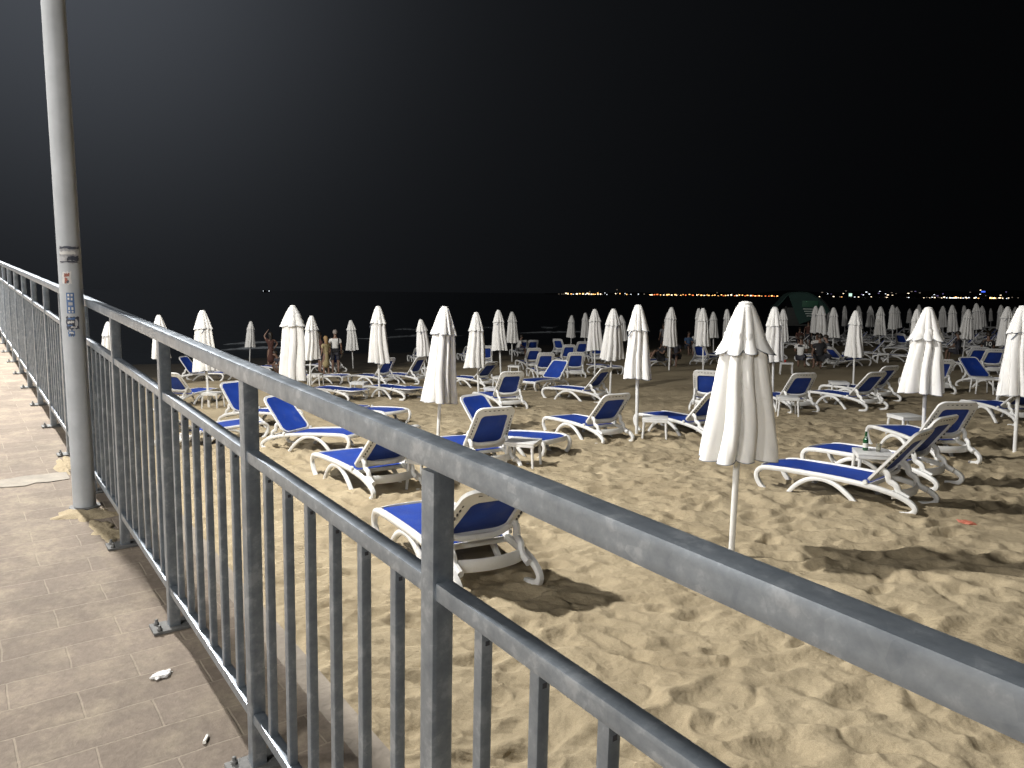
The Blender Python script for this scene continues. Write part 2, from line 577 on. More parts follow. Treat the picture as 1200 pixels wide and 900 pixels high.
def copy_tree(o, parent=None):
    c = o.copy()
    COL.objects.link(c)
    c.parent = parent
    for ch in KIDS.get(o.name, ()):
        k = copy_tree(ch, c)
        if ch.name.startswith('backrest') and ch.rotation_euler.y < -0.1:
            k.rotation_euler.y += R(random.uniform(-2.5, 2.5))
    return c


def index_kids(o):
    KIDS[o.name] = list(o.children)
    for ch in o.children:
        index_kids(ch)


# ------------------------------------------------------------------ ground, sea, promenade
def hsh(ix, iy, s):
    a = (ix.astype(np.int64) * 374761393 + iy.astype(np.int64) * 668265263 + s * 1442695041) & 0x7fffffff
    a = ((a ^ (a >> 13)) * 1274126177) & 0x7fffffff
    a = (a ^ (a >> 16)) & 0xffffff
    return a / float(0xffffff)


def vnoise(x, y, s):
    ix = np.floor(x); iy = np.floor(y)
    fx = x - ix; fy = y - iy
    fx = fx * fx * (3 - 2 * fx); fy = fy * fy * (3 - 2 * fy)
    a = hsh(ix, iy, s); b = hsh(ix + 1, iy, s); c = hsh(ix, iy + 1, s); d = hsh(ix + 1, iy + 1, s)
    return (a * (1 - fx) + b * fx) * (1 - fy) + (c * (1 - fx) + d * fx) * fy - 0.5


def dimples(x, y, cell, s, dens, depth, elong=1.7):
    """footprints: jittered oval hollows with a raised rim"""
    X = x / cell; Y = y / cell
    ix = np.floor(X); iy = np.floor(Y)
    h = np.zeros_like(x)
    for dx in (-1, 0, 1):
        for dy in (-1, 0, 1):
            cx = ix + dx; cy = iy + dy
            on = hsh(cx, cy, s + 5) < dens
            px = cx + 0.15 + 0.7 * hsh(cx, cy, s); py = cy + 0.15 + 0.7 * hsh(cx, cy, s + 1)
            an = hsh(cx, cy, s + 2) * 1.6 - 0.9
            sz = 0.26 + 0.2 * hsh(cx, cy, s + 3)
            am = 0.5 + 0.8 * hsh(cx, cy, s + 4)
            ux = X - px; uy = Y - py
            c = np.cos(an); si = np.sin(an)
            a = (ux * c + uy * si) / (sz * elong * 0.8); b = (-ux * si + uy * c) / (sz * 0.72)
            q = a * a + b * b
            h += on * am * (-np.exp(-q * 1.1) * (1.0 + 0.45 * a * np.exp(-q)) + 0.55 * np.exp(-(np.sqrt(q) - 1.35) ** 2 * 5.0))
    return h * depth


def make_sand():
    NA, NR = 900, 1250
    ang = np.linspace(R(-62), R(66), NA)
    rad = np.exp(np.linspace(math.log(1.0), math.log(420), NR))
    A, Q = np.meshgrid(ang, rad)
    x = Q * np.sin(A); y = Q * np.cos(A)
    z = -2.2547 + 0.0281 * x - 0.0323 * y + CZ + 0.03 * np.sin(x * 0.55 + 0.4 * y) * np.sin(y * 0.35 + 1.0)
    # how fine the grid is here -> how much detail it can hold
    res = Q * 0.0049
    def fade(wl):
        return np.clip(wl / (res * 3.0) - 1, 0, 1)
    wx = x + 0.25 * vnoise(x * 1.3, y * 1.3, 90); wy = y + 0.25 * vnoise(x * 1.3, y * 1.3, 91)
    z = z + fade(1.4) * 0.07 * vnoise(x / 1.3, y / 1.3, 3)
    far = 1 + 1.3 * np.clip((Q - 6.5) / 9, 0, 1)
    z = z + far * fade(0.45) * dimples(wx, wy, 0.40, 11, 0.85, 0.027)
    z = z + far * fade(0.38) * dimples(wx * 0.94 + wy * 0.34 + 7, wy * 0.94 - wx * 0.34, 0.30, 21, 0.75, 0.018)
    z = z + fade(0.2) * 0.026 * vnoise(wx / 0.21, wy / 0.21, 5)
    rg = 1 - np.abs(2 * vnoise(wx / 0.33 + 5, wy / 0.24, 15)); z = z - fade(0.22) * 0.022 * np.clip(rg, 0, 1) ** 5
    rg = 1 - np.abs(2 * vnoise(wx * 0.9 / 0.2 + wy * 0.4 / 0.2, wy / 0.15 - wx * .3 / 0.15, 16)); z = z + fade(0.14) * 0.016 * np.clip(rg, 0, 1) ** 4
    z = z + fade(0.09) * 0.022 * vnoise(wx / 0.085, wy / 0.085, 6)
    z = z + fade(3.0) * 0.05 * vnoise(x / 3.1, y / 3.1, 8)
    # sand pushed up against the sea wall
    l = (x - P0.x) * FL.x + (y - P0.y) * FL.y
    z = z + 0.10 * np.exp(-np.clip(l - 0.25, 0, 50) / 0.5)
    v = np.stack([x, y, z], -1).reshape(-1, 3)
    i = np.arange(NA * NR).reshape(NR, NA)
    q = np.stack([i[:-1, :-1], i[1:, :-1], i[1:, 1:], i[:-1, 1:]], -1).reshape(-1, 4)
    q = q[:, ::-1]
    me = bpy.data.meshes.new('sand_beach')
    me.vertices.add(len(v)); me.vertices.foreach_set('co', v.ravel())
    me.loops.add(len(q) * 4); me.loops.foreach_set('vertex_index', q.ravel())
    me.polygons.add(len(q))
    me.polygons.foreach_set('loop_start', np.arange(0, len(q) * 4, 4))
    me.polygons.foreach_set('loop_total', np.full(len(q), 4))
    me.polygons.foreach_set('use_smooth', np.ones(len(q), bool))
    me.update(calc_edges=True); me.validate()
    me.materials.append(M['sand'])
    o = bpy.data.objects.new('sand_beach', me)
    COL.objects.link(o)
    tag(o, 'pale trampled beach sand covered in footprints', kind='structure')


make_sand()

SEA = -4.25 + CZ
mb = MB()
mb.add([(-9000, 20, SEA), (9000, 20, SEA), (9000, 12000, SEA), (-9000, 12000, SEA)], [(0, 1, 2, 3)])
tag(mb.build('sea_water', M['water'], smooth=False), 'calm black night sea', kind='structure')
# ground under everything, out to the horizon on the land side
mb = MB()
mb.add([(-3000, -3000, -3.2), (3000, -3000, -3.2), (3000, 20, -3.2), (-3000, 20, -3.2)], [(0, 1, 2, 3)])
tag(mb.build('ground', M['concrete'], smooth=False), kind='structure')


def foam_strip(name, pts, w, h, label):
    """a low breaking crest: a ragged ridge of foam lying on the water"""
    P = cr(pts, 10)
    mb = MB()
    N = len(P)
    sc = []
    rnd = random.Random(len(P) * 7 + int(pts[0][0]))
    Q = []
    for i, p in enumerate(P):
        e = min(i, N - 1 - i) / (N * 0.25)
        sc.append(max(0.08, min(1, e)) * rnd.uniform(0.55, 1.15))
        Q.append(Vector(p) + Vector((0, rnd.uniform(-.15, .15) * w, 0)))
    mb.sweep(Q, w, h, ref=(0, 0, 1), n=8, p=2, scale=sc)
    return tag(mb.build(name, M['foam']), label, kind='stuff')


def sea_pt(px, py, dz=0.0):
    d = ray(px, py)
    t = (SEA - CZ) / d.z
    return (d.x * t, d.y * t, SEA + dz)


for pts, w, h, lb in [
    ([(255, 411), (285, 409), (315, 408), (345, 407), (370, 407)], 0.5, 1.0, 'grey surf line behind the standing woman'),
    ([(262, 404), (300, 402), (330, 401)], 0.35, 0.8, 'short dark grey wave behind the standing woman'),
    ([(462, 386.5), (475, 386), (488, 387)], 0.8, 1.4, 'small breaking wave left of the slim far umbrella'),
    ([(418, 397), (440, 397), (470, 395), (490, 394), (520, 395), (545, 393)], 0.2, 0.7, 'thin surf line crossing behind the middle umbrellas'),
    ([(566, 384.5), (573, 384), (578, 385)], 0.7, 1.4, 'breaking wave between the two middle umbrellas'),
    ([(634, 383), (645, 384.5), (655, 382.5)], 0.9, 1.6, 'bright curling breaker left of the far umbrella row'),
    ([(606, 390.5), (630, 390), (660, 389.5), (690, 389), (715, 388.5), (735, 388)], 0.15, 0.8, 'thin pale surf line below the curling breaker'),
]:
    foam_strip('sea_foam', [sea_pt(*p, dz=0.02) for p in pts], min(0.3, h * 0.35), w * 1.1, lb)

# promenade ramp: object space x along the fence, y towards the land
prom = empty('promenade')
bpy.data.objects.remove(prom)
mb = MB()
T0, T1, LW, ED = -9.0, 40.0, -9.0, 0.24
nx = 1
mb.add([(T0, -ED, 0), (T1, -ED, 0), (T1, -LW, 0), (T0, -LW, 0)], [(0, 1, 2, 3)])
mb.add([(T0, -ED, -5), (T1, -ED, -5), (T1, -ED, 0), (T0, -ED, 0), ], [(0, 1, 2, 3)])
o = mb.build('promenade_pavement', [M['paving']], smooth=False)
BX = Matrix((FD, -FL, FD.cross(-FL))).transposed().to_4x4()
o.matrix_world = Matrix.Translation(P0) @ BX
tag(o, 'brown stamped block paving sloping along the railing', kind='structure')
PROM = o
# land side paving carries on behind
mb = MB()
mb.box(((T0 + T1) / 2, -ED + 0.06 - 0.12 - 0.003, -2.6), (T1 - T0, 0.12, 5.1))
o = mb.build('sea_wall', M['concrete'], smooth=False)
o.matrix_world = Matrix.Translation(P0) @ BX
tag(o, 'low concrete wall holding up the promenade above the sand', kind='structure')

# a paler course of paving
t0, l0, _ = at_ramp(10, 560)
mb = MB()
rr = random.Random(3)
pts = []
t0, l0, _ = at_ramp(80, 558); t1, l1, _ = at_ramp(-120, 572)
for k in range(15):
    l = l0 + (l1 - l0) * k / 14
    pts.append((t0 + 0.10 + rr.uniform(-.02, .02), -l))
for k in range(14, -1, -1):
    l = l0 + (l1 - l0) * k / 14
    pts.append((t0 - 0.09 + rr.uniform(-.025, .025), -l))
vs = [(a, b, 0.004) for a, b in pts]
n = len(pts) // 2
mb.add(vs, [(k, k + 1, 2 * n - 2 - k, 2 * n - 1 - k) for k in range(n - 1)])
o = mb.build('pale_paving_strip', mat('pale_paving', (0.29, 0.26, 0.215), 0.9, var=0.2, scale=9, bump=0.4, bscale=40), smooth=False)
o.matrix_world = Matrix.Translation(P0) @ BX
tag(o, 'pale worn strip of paving crossing the promenade', kind='structure')

# blown sand lying in drifts on the paving
def drift(px, py, rt, rl, seed, h=0.010):
    t, l, _ = at_ramp(px, py)
    rr = random.Random(seed)
    K, J = 40, 6
    ph = [rr.uniform(0, 6.28) for _ in range(6)]
    mb = MB()
    vs = [(0, 0, h)]
    for j in range(1, J + 1):
        for k in range(K):
            a = 2 * math.pi * k / K
            w = 1 + 0.28 * math.sin(2 * a + ph[0]) + 0.18 * math.sin(5 * a + ph[1]) + 0.10 * math.sin(9 * a + ph[2]) + rr.uniform(-.05, .05)
            q = j / J
            vs.append((math.cos(a) * rt * w * q, math.sin(a) * rl * w * q, h * (1 - q ** 2) + 0.0015 - 0.004 * (q == 1)))
    fs = [(0, 1 + k, 1 + (k + 1) % K) for k in range(K)]
    for j in range(J - 1):
        for k in range(K):
            a = 1 + j * K
            fs.append((a + k, a + K + k, a + K + (k + 1) % K, a + (k + 1) % K))
    mb.add(vs, fs)
    o = mb.build('sand_drift', M['sand'])
    o.matrix_world = Matrix.Translation(ramp(t, l)) @ BX
    return o


for i, (a, lb) in enumerate([((124, 622, 0.16, 0.07, 1), 'thin sand drift between the pole foot and the railing'),
                             ((100, 603, 0.12, 0.13, 2), 'sand gathered round the foot of the grey pole'),
                                                          ((76, 545, 0.25, 0.05, 5), 'sand drift along the railing beyond the pole')]):
    tag(drift(*a), lb, kind='stuff')

# ------------------------------------------------------------------ railing
fence = tag(empty('metal_railing', P0), 'galvanised steel railing with square balusters along the promenade edge', 'railing')
YAW = Matrix.Rotation(FYAW, 4, 'Z')
LEAN = 0.018
SH = Matrix.Identity(4)


def fpos(t, h):
    # leans a touch downhill with height
    return FD * t + Vector((0, 0, h)) - FH * (LEAN * h)


K0, K1 = -4, 17
POST = 0.040
mb = MB()
mb.sweep([fpos(K0 * SP + (K1 - K0) * SP * k / 40, 1.08 + 0.006 * max(0, -(K0 * SP + (K1 - K0) * SP * k / 40))) for k in range(41)], 0.042, 0.042, ref=FL, n=28, p=11)
mb.build('top_rail', M['galv'], fence, angle=30)


def vbar(t, z0, z1, w, name, parent=fence, proto={}):
    key = (name, round(z0, 3), round(z1, 3), w)
    if key not in proto:
        mb = MB()
        a = YAW @ Vector((-LEAN * z0, 0, z0)); b = YAW @ Vector((-LEAN * z1, 0, z1))
        K = 6
        mb.sweep([a + (b - a) * k / K for k in range(K + 1)], w, w, ref=FL, n=28, p=11)
        if name == 'baluster':
            mb.k = 1
            c = a + (b - a) * 0.965 - FH * (w / 2)
            mb.box(c, (0.0014, 0.007, 0.007), rot=YAW.to_3x3())  # dark block painted in for the shade of the vent hole
        o = mb.build(name, [M['galv'], M['dark']], parent, angle=30)
        proto[key] = o
    else:
        o = proto[key].copy()
        COL.objects.link(o)
        o.parent = parent
    o.location = FD * t
    return o


plate_mb = MB()
plate_mb.box((0, 0, 0.006), (0.085, 0.155, 0.010))
for sx in (-1, 1):
    for sy in (-1, 1):
        plate_mb.lathe([(0.010, 0.011), (0.010, 0.019), (0.006, 0.021), (0.006, 0.030), (0.004, 0.031)], 6, (sx * 0.027, sy * 0.055, 0))
plate_me = None
for k in range(K0, K1 + 1):
    p = vbar(k * SP, 0.010, 1.06, POST, 'post')
    if plate_me is None:
        pl = plate_mb.build('base_plate', M['plate'], p, bevel=0.001)
        plate_me = pl.data
    else:
        pl = bpy.data.objects.new('base_plate', plate_me)
        COL.objects.link(pl); pl.parent = p
    pl.rotation_euler = (0, R(-3.0), FYAW)
    if k == K1:
        break
    for hh, w, nm in ((0.868, 0.030, 'mid_rail'), (0.150, 0.030, 'bottom_rail')):
        if k == K0:
            mb = MB()
            mb.sweep([fpos(0, 0) * 0 + FD * (0.02 + (SP - 0.04) * j / 8) for j in range(9)], w, w, ref=FL, n=28, p=11)
            r_ = mb.build(nm, M['galv'], fence, angle=30)
            KIDS[nm] = r_
        else:
            r_ = KIDS[nm].copy(); COL.objects.link(r_); r_.parent = fence
        r_.location = fpos(k * SP, hh)
    if -3 <= k <= 12:
        for j in range(6):
            vbar(k * SP + SP * (j + 1) / 7, 0.155, 0.858, 0.0205, 'baluster')
KIDS.clear()

# ------------------------------------------------------------------ tall pole beside the railing
tp, lp, pp = at_ramp(101, 596)
tp += 0.04
pr = 0.052
base = ramp(tp, lp)
pole = tag(empty('lamp_post', base), 'tall grey round steel pole with stickers beside the railing', 'lamp post')
# lean measured from the photograph
LX = Vector((-0.006, 0, 1)).normalized()
pole.rotation_mode = 'QUATERNION'
pole.rotation_quaternion = Vector((0, 0, 1)).rotation_difference(LX)
mb = MB()
prof = [(pr + 0.002, 0.0)] + [(pr + 0.0025 - 0.0025 * k / 40, 0.02 + 6.6 * k / 40) for k in range(41)]
prof += [(pr * 0.7, 6.66), (0.01, 6.68)]
mb.lathe(prof, 40)
mb.build('shaft', M['lamp_pole'], pole, angle=50)
mb = MB()
for a in (0.6, 2.2, 3.7, 5.3):
    pass
mb.lathe([(0.075, -0.01), (0.075, 0.005), (pr + 0.004, 0.007)], 24)
mb.build('base_plate', M['plate'], pole, angle=30)
mb = MB()
ARM = YAW @ Vector((0.5, -0.1, 0))
mb.sweep(cr([(0, 0, 6.55), ARM * 0.4 + Vector((0, 0, 6.75)), ARM + Vector((0, 0, 6.82))], 6), 0.045, 0.045, ref=FL, n=10, p=2)
mb.build('arm', M['lamp_pole'], pole)
mb = MB()
mb.sweep([ARM + YAW @ Vector((0.0, 0, 0)) + Vector((0, 0, 6.82)), ARM + YAW @ Vector((0.25, 0, 0)) + Vector((0, 0, 6.84)), ARM + YAW @ Vector((0.5, 0, 0)) + Vector((0, 0, 6.85))], 0.2, 0.09, ref=FL, n=12, p=3, scale=[0.5, 1, 0.7])
mb.build('lamp_head', M['lamp_pole'], pole)


def sticker(h, ang, w, hh, material, label, marks=(), ragged=0.0, seed=1):
    """a patch curved round the pole; marks are (u, v, du, dv, material index) on it"""
    rr = random.Random(seed)
    mb = MB()
    rad = pr + 0.0030

    def P(u, v, r):
        a = ang + u / pr
        return (r * math.cos(a), r * math.sin(a), h + v)

    def patch(u0, v0, du, dv, r, mi, rag=0):
        nu, nv = 8, 6
        vs, fs = [], []
        for j in range(nv + 1):
            for i in range(nu + 1):
                u = u0 + du * (i / nu - .5); v = v0 + dv * (j / nv - .5)
                if rag and j in (0, nv):
                    v += rr.uniform(-rag, rag)
                if rag and i in (0, nu):
                    u += rr.uniform(-rag, rag) * .5
                vs.append(P(u, v, r))
        for j in range(nv):
            for i in range(nu):
                a = j * (nu + 1) + i
                fs.append((a, a + 1, a + nu + 2, a + nu + 1))
        mb.add(vs, fs, mi)
    patch(0, 0, w, hh, rad, 0, ragged)
    ms = [material]
    for k, (u, v, du, dv, mk) in enumerate(marks):
        if mk not in ms:
            ms.append(mk)
        patch(u, v, du, dv, rad + 0.0008 + 0.0002 * k, ms.index(mk), 0.004 if ragged else 0.0)
    o = mb.build('sticker', ms, pole)
    o['label'] = label
    return o


def pole_h(py):
    d = ray(88, py)
    k = (base.x * d.x + base.y * d.y) / (d.x ** 2 + d.y ** 2)
    return (CZ + d.z * k) - base.z


va = math.atan2(-base.y, -base.x)      # towards the camera
W_, B_, D_, Rr = M['sticker_white'], M['sticker_blue'], M['sticker_dark'], M['sticker_red']
sticker(pole_h(299), va + 0.05, 0.095, 0.082, M['sticker_grey'], 'torn grey paper sticker', [(0, .034, .09, .010, D_), (.014, -.018, .05, .024, D_), (-.01, .008, .07, .016, W_), (-.005, -.036, .08, .006, D_)], 0.008, 3)
sticker(pole_h(326), va - 0.33, 0.040, 0.064, W_, 'small white sticker with a red brown print', [(.002, .014, .024, .018, Rr), (-.002, -.012, .016, .026, Rr), (.004, -.02, .010, .012, D_)], 0.005, 5)
sticker(pole_h(355), va - 0.14, 0.034, 0.105, B_, 'upright blue sticker with white squares', [(-.007, .040, .008, .012, W_), (.007, .040, .008, .012, W_), (-.007, .022, .008, .010, W_), (.006, .02, .007, .012, W_), (0, -.004, .018, .016, M['sticker_grey']), (-.007, -.028, .007, .014, W_), (.007, -.028, .008, .014, W_), (-.006, -.044, .007, .008, W_), (.007, -.044, .007, .008, W_)], 0.0, 6)
sticker(pole_h(378), va - 0.06, 0.058, 0.062, D_, 'dark round sticker with a pale ring', [(-.008, .004, .030, .010, W_), (-.012, -.012, .022, .008, B_), (.016, .002, .010, .036, M['sticker_grey']), (-.004, .022, .03, .008, B_), (.004, -.022, .024, .006, W_)], 0.006, 8)
sticker(pole_h(390), va - 0.20, 0.028, 0.03, B_, 'small torn blue sticker below the round one', [(0, .004, .018, .008, W_), (.003, -.008, .014, .006, D_)], 0.005, 9)

# ------------------------------------------------------------------ loungers
HX, HZ, BL = 1.37, 0.325, 0.79


def rounded(w0, w1, v0, v1, r, n=6):
    """outline (u,v) of a panel w0 wide at the bottom, w1 at the top, round corners"""
    out = []
    for cx, cy, a0 in ((w0 / 2 - r, v0 + r, -90), (w1 / 2 - r, v1 - r, 0), (-w1 / 2 + r, v1 - r, 90), (-w0 / 2 + r, v0 + r, 180)):
        for k in range(n + 1):
            a = R(a0 + 90 * k / n)
            out.append((cx + r * math.cos(a), cy + r * math.sin(a)))
    return out


rail_pts = cr([(0.17, 0, 0.00), (0.075, 0, 0.075), (0.012, 0, 0.185), (0.035, 0, 0.275), (0.13, 0, 0.318), (0.40, 0, 0.325), (0.75, 0, 0.318), (1.05, 0, 0.306), (1.35, 0, 0.280), (1.62, 0, 0.236), (1.82, 0, 0.170), (1.905, 0, 0.095), (1.86, 0, 0.025), (1.70, 0, 0.000)], 5)
arch_pts = cr([(0.40, 0, -0.01), (0.50, 0, 0.12), (0.62, 0, 0.215), (0.76, 0, 0.268), (0.90, 0, 0.268), (1.04, 0, 0.220), (1.18, 0, 0.120), (1.31, 0, -0.01)], 5)


def make_lounger(theta, name='sun_lounger'):
    root = empty(name)
    th = R(theta)
    for s in (-1, 1):
        mb = MB()
        mb.sweep([Vector((p.x, s * 0.315, p.z)) for p in rail_pts], 0.054, 0.061, n=10, p=3.2)
        mb.build('side_rail', M['plastic'], root)
        mb = MB()
        mb.sweep([Vector((p.x, s * 0.312, p.z)) for p in arch_pts], 0.048, 0.056, n=10, p=3.2)
        mb.build('leg', M['plastic'], root)
    for pts, w, h in (([(0.07, -.31, .29), (0.015, -.18, .295), (0.0, 0, .296), (0.015, .18, .295), (0.07, .31, .29)], 0.075, 0.035),
                      ([(1.66, -.31, .215), (1.73, -.2, .212), (1.765, 0, .21), (1.73, .2, .212), (1.66, .31, .215)], 0.10, 0.035),
                      ([(1.38, -.31, .262), (1.38, 0, .262), (1.38, .31, .262)], 0.05, 0.03)):
        mb = MB()
        mb.sweep(cr(pts, 4), w, h, ref=(0, 0, 1), n=8, p=3)
        mb.build('crossbar', M['plastic'], root)
    # seat sling, sagging a little, closed sheet
    mb = MB()
    nx, ny = 16, 8
    vs = []
    for side in (0, 1):
        for i in range(nx + 1):
            u = i / nx
            x = 0.045 + u * 1.325
            zc = 0.343 - 0.02 * max(0, (0.12 - u) / 0.12) ** 1.5 - 0.050 * u ** 2.0
            hw = 0.285 * min(1, 0.80 + 2.2 * u)
            for j in range(ny + 1):
                y = (j / ny * 2 - 1)
                vs.append((x, y * hw, zc - 0.012 * (1 - y * y) * math.sin(math.pi * u) - side * 0.008))
    n1 = (nx + 1) * (ny + 1)
    fs = []
    for i in range(nx):
        for j in range(ny):
            a = i * (ny + 1) + j
            fs.append((a, a + ny + 1, a + ny + 2, a + 1))
            fs.append((n1 + a, n1 + a + 1, n1 + a + ny + 2, n1 + a + ny + 1))
    for i in range(nx):
        for j in (0, ny):
            a = i * (ny + 1) + j; b = a + ny + 1
            fs.append((a, n1 + a, n1 + b, b) if j else (b, n1 + b, n1 + a, a))
    for j in range(ny):
        for i in (0, nx):
            a = i * (ny + 1) + j; b = a + 1
            fs.append((a, n1 + a, n1 + b, b) if i == 0 else (b, n1 + b, n1 + a, a))
    mb.add(vs, fs)
    mb.build('seat_sling', M['sling'], root, angle=60)
    # backrest in its own frame: x up the back, y across, z out of the front
    bk = MB()
    out = rounded(0.665, 0.60, 0.0, BL, 0.11)
    inn = rounded(0.47, 0.42, 0.13, BL - 0.125, 0.07)
    n = len(out)
    vs = []
    for zz, sh in ((0.022, 0.006), (0.028, 0.016)):
        pass
    for ring, zz in ((out, -0.012), (out, 0.016), (inn, 0.016), (inn, -0.012)):
        for (u, v) in ring:
            bow = -0.03 * math.sin(math.pi * v / BL) - 0.02 * (1 - (u / 0.33) ** 2)
            vs.append((v, u, zz + bow))
    fs = []
    for a, b in ((0, 1), (1, 2), (2, 3), (3, 0)):
        for k in range(n):
            k2 = (k + 1) % n
            fs.append((a * n + k2, a * n + k, b * n + k, b * n + k2))
    bk.add(vs, fs, 0)
    # row of slots near the rim as dark blocks, their shade put into the colour
    for (u, v, du, dv) in [(s * (0.292 - 0.032 * k / 9), 0.16 + 0.058 * k, 0.009, 0.026) for s in (-1, 1) for k in range(9)] + [(-0.17 + 0.068 * k, BL - 0.045, 0.028, 0.009) for k in range(6)]:
        bow = -0.03 * math.sin(math.pi * v / BL) - 0.02 * (1 - (u / 0.33) ** 2)
        bk.k = 1
        bk.box((v, u, 0.002 + bow), (dv, du, 0.030))
    bk.k = 0
    back = bk.build('backrest', [M['plastic'], M['dark']], root, angle=45)
    back.location = (HX, 0, HZ)
    back.rotation_euler = (0, -th, 0)
    mb = MB()
    o2 = rounded(0.575, 0.515, 0.02, BL - 0.045, 0.085)
    n = len(o2)
    vs = []
    for zz in (0.024, 0.016):
        for q in (1.0, 0.66, 0.33, 0.0001):
            for (u, v) in o2:
                vm = BL * 0.49
                uu, vv = u * q, vm + (v - vm) * q
                bow = -0.03 * math.sin(math.pi * vv / BL) - 0.02 * (1 - (uu / 0.33) ** 2)
                vs.append((vv, uu, zz + bow))
    for q in range(3):
        for k in range(n):
            k2 = (k + 1) % n
            a, b = q * n, (q + 1) * n
            fs_ = (a + k, a + k2, b + k2, b + k)
            mb.f.append(fs_); mb.m.append(0)
            a += 4 * n; b += 4 * n
            mb.f.append((a + k2, a + k, b + k, b + k2)); mb.m.append(0)
    for k in range(n):
        k2 = (k + 1) % n
        mb.f.append((k2, k, 4 * n + k, 4 * n + k2)); mb.m.append(0)
    mb.v = vs
    sl = mb.build('back_sling', M['sling'], back, angle=60)
    # hinge knobs
    for s in (-1, 1):
        mb = MB()
        mb.sweep([(HX + 0.005, s * 0.325, HZ - 0.005), (HX + 0.005, s * 0.352, HZ - 0.005)], 0.05, 0.05, ref=(0, 0, 1), n=12, p=2)
        mb.build('hinge_knob', M['plastic'], root)
    if theta > 8:
        c, si = math.cos(th), math.sin(th)
        for s in (-1, 1):
            mb = MB()
            v = 0.235
            top = Vector((HX + v * c, s * 0.285, HZ + v * si - 0.01))
            bot = Vector((1.72 if theta < 60 else 1.68, s * 0.27, 0.235))
            mid = (top + bot) / 2
            d = bot - top
            nrm = Vector((-d.z, 0, d.x)).normalized()
            mb.sweep(cr([top, top + d * .28 + nrm * .022, mid - nrm * .012, top + d * .75 + nrm * .02, bot, bot + Vector((0.10, 0, -0.05))], 4), 0.05, 0.066, n=8, p=3)
            mb.build('support_strut', M['plastic'], root)
        mb = MB()
        v = 0.19
        mb.sweep(cr([(HX + v * c + .012, -.28, HZ + v * si - .03), (HX + v * c + .055, -.14, HZ + v * si - .07), (HX + v * c + .065, 0, HZ + v * si - .075), (HX + v * c + .055, .14, HZ + v * si - .07), (HX + v * c + .012, .28, HZ + v * si - .03)], 5), 0.05, 0.03, ref=(0, 0, 1), n=8, p=3)
        mb.build('support_bar', M['plastic'], root)
    index_kids(root)
    return root


PROTO = {}


def lounger(fp, hp, theta, label, group=None, sc=1.0):
    a, b = at(*fp), at(*hp)
    return lounger_at((a + b) / 2, math.atan2(b.y - a.y, b.x - a.x), theta, label, group, sc)


def lounger_at(c, yaw, theta, label, group=None, sc=1.0):
    if theta not in PROTO:
        PROTO[theta] = make_lounger(theta)
        o = PROTO[theta]
    else:
        o = copy_tree(PROTO[theta])
    d = Vector((math.cos(yaw), math.sin(yaw), 0))
    p0 = c - d * 0.95 * sc
    p1 = c + d * 0.95 * sc
    z0, z1 = low(p0.x, p0.y), low(p1.x, p1.y)
    o.location = (p0.x, p0.y, z0 - 0.012)
    o.rotation_euler = (0, -math.atan2(z1 - z0, 1.9), yaw)
    o.scale = (1.0 * sc, 1.06 * sc, 1.0 * sc)
    tag(o, label, 'sun lounger', group or 'white and blue sun loungers on the sand')
    return o


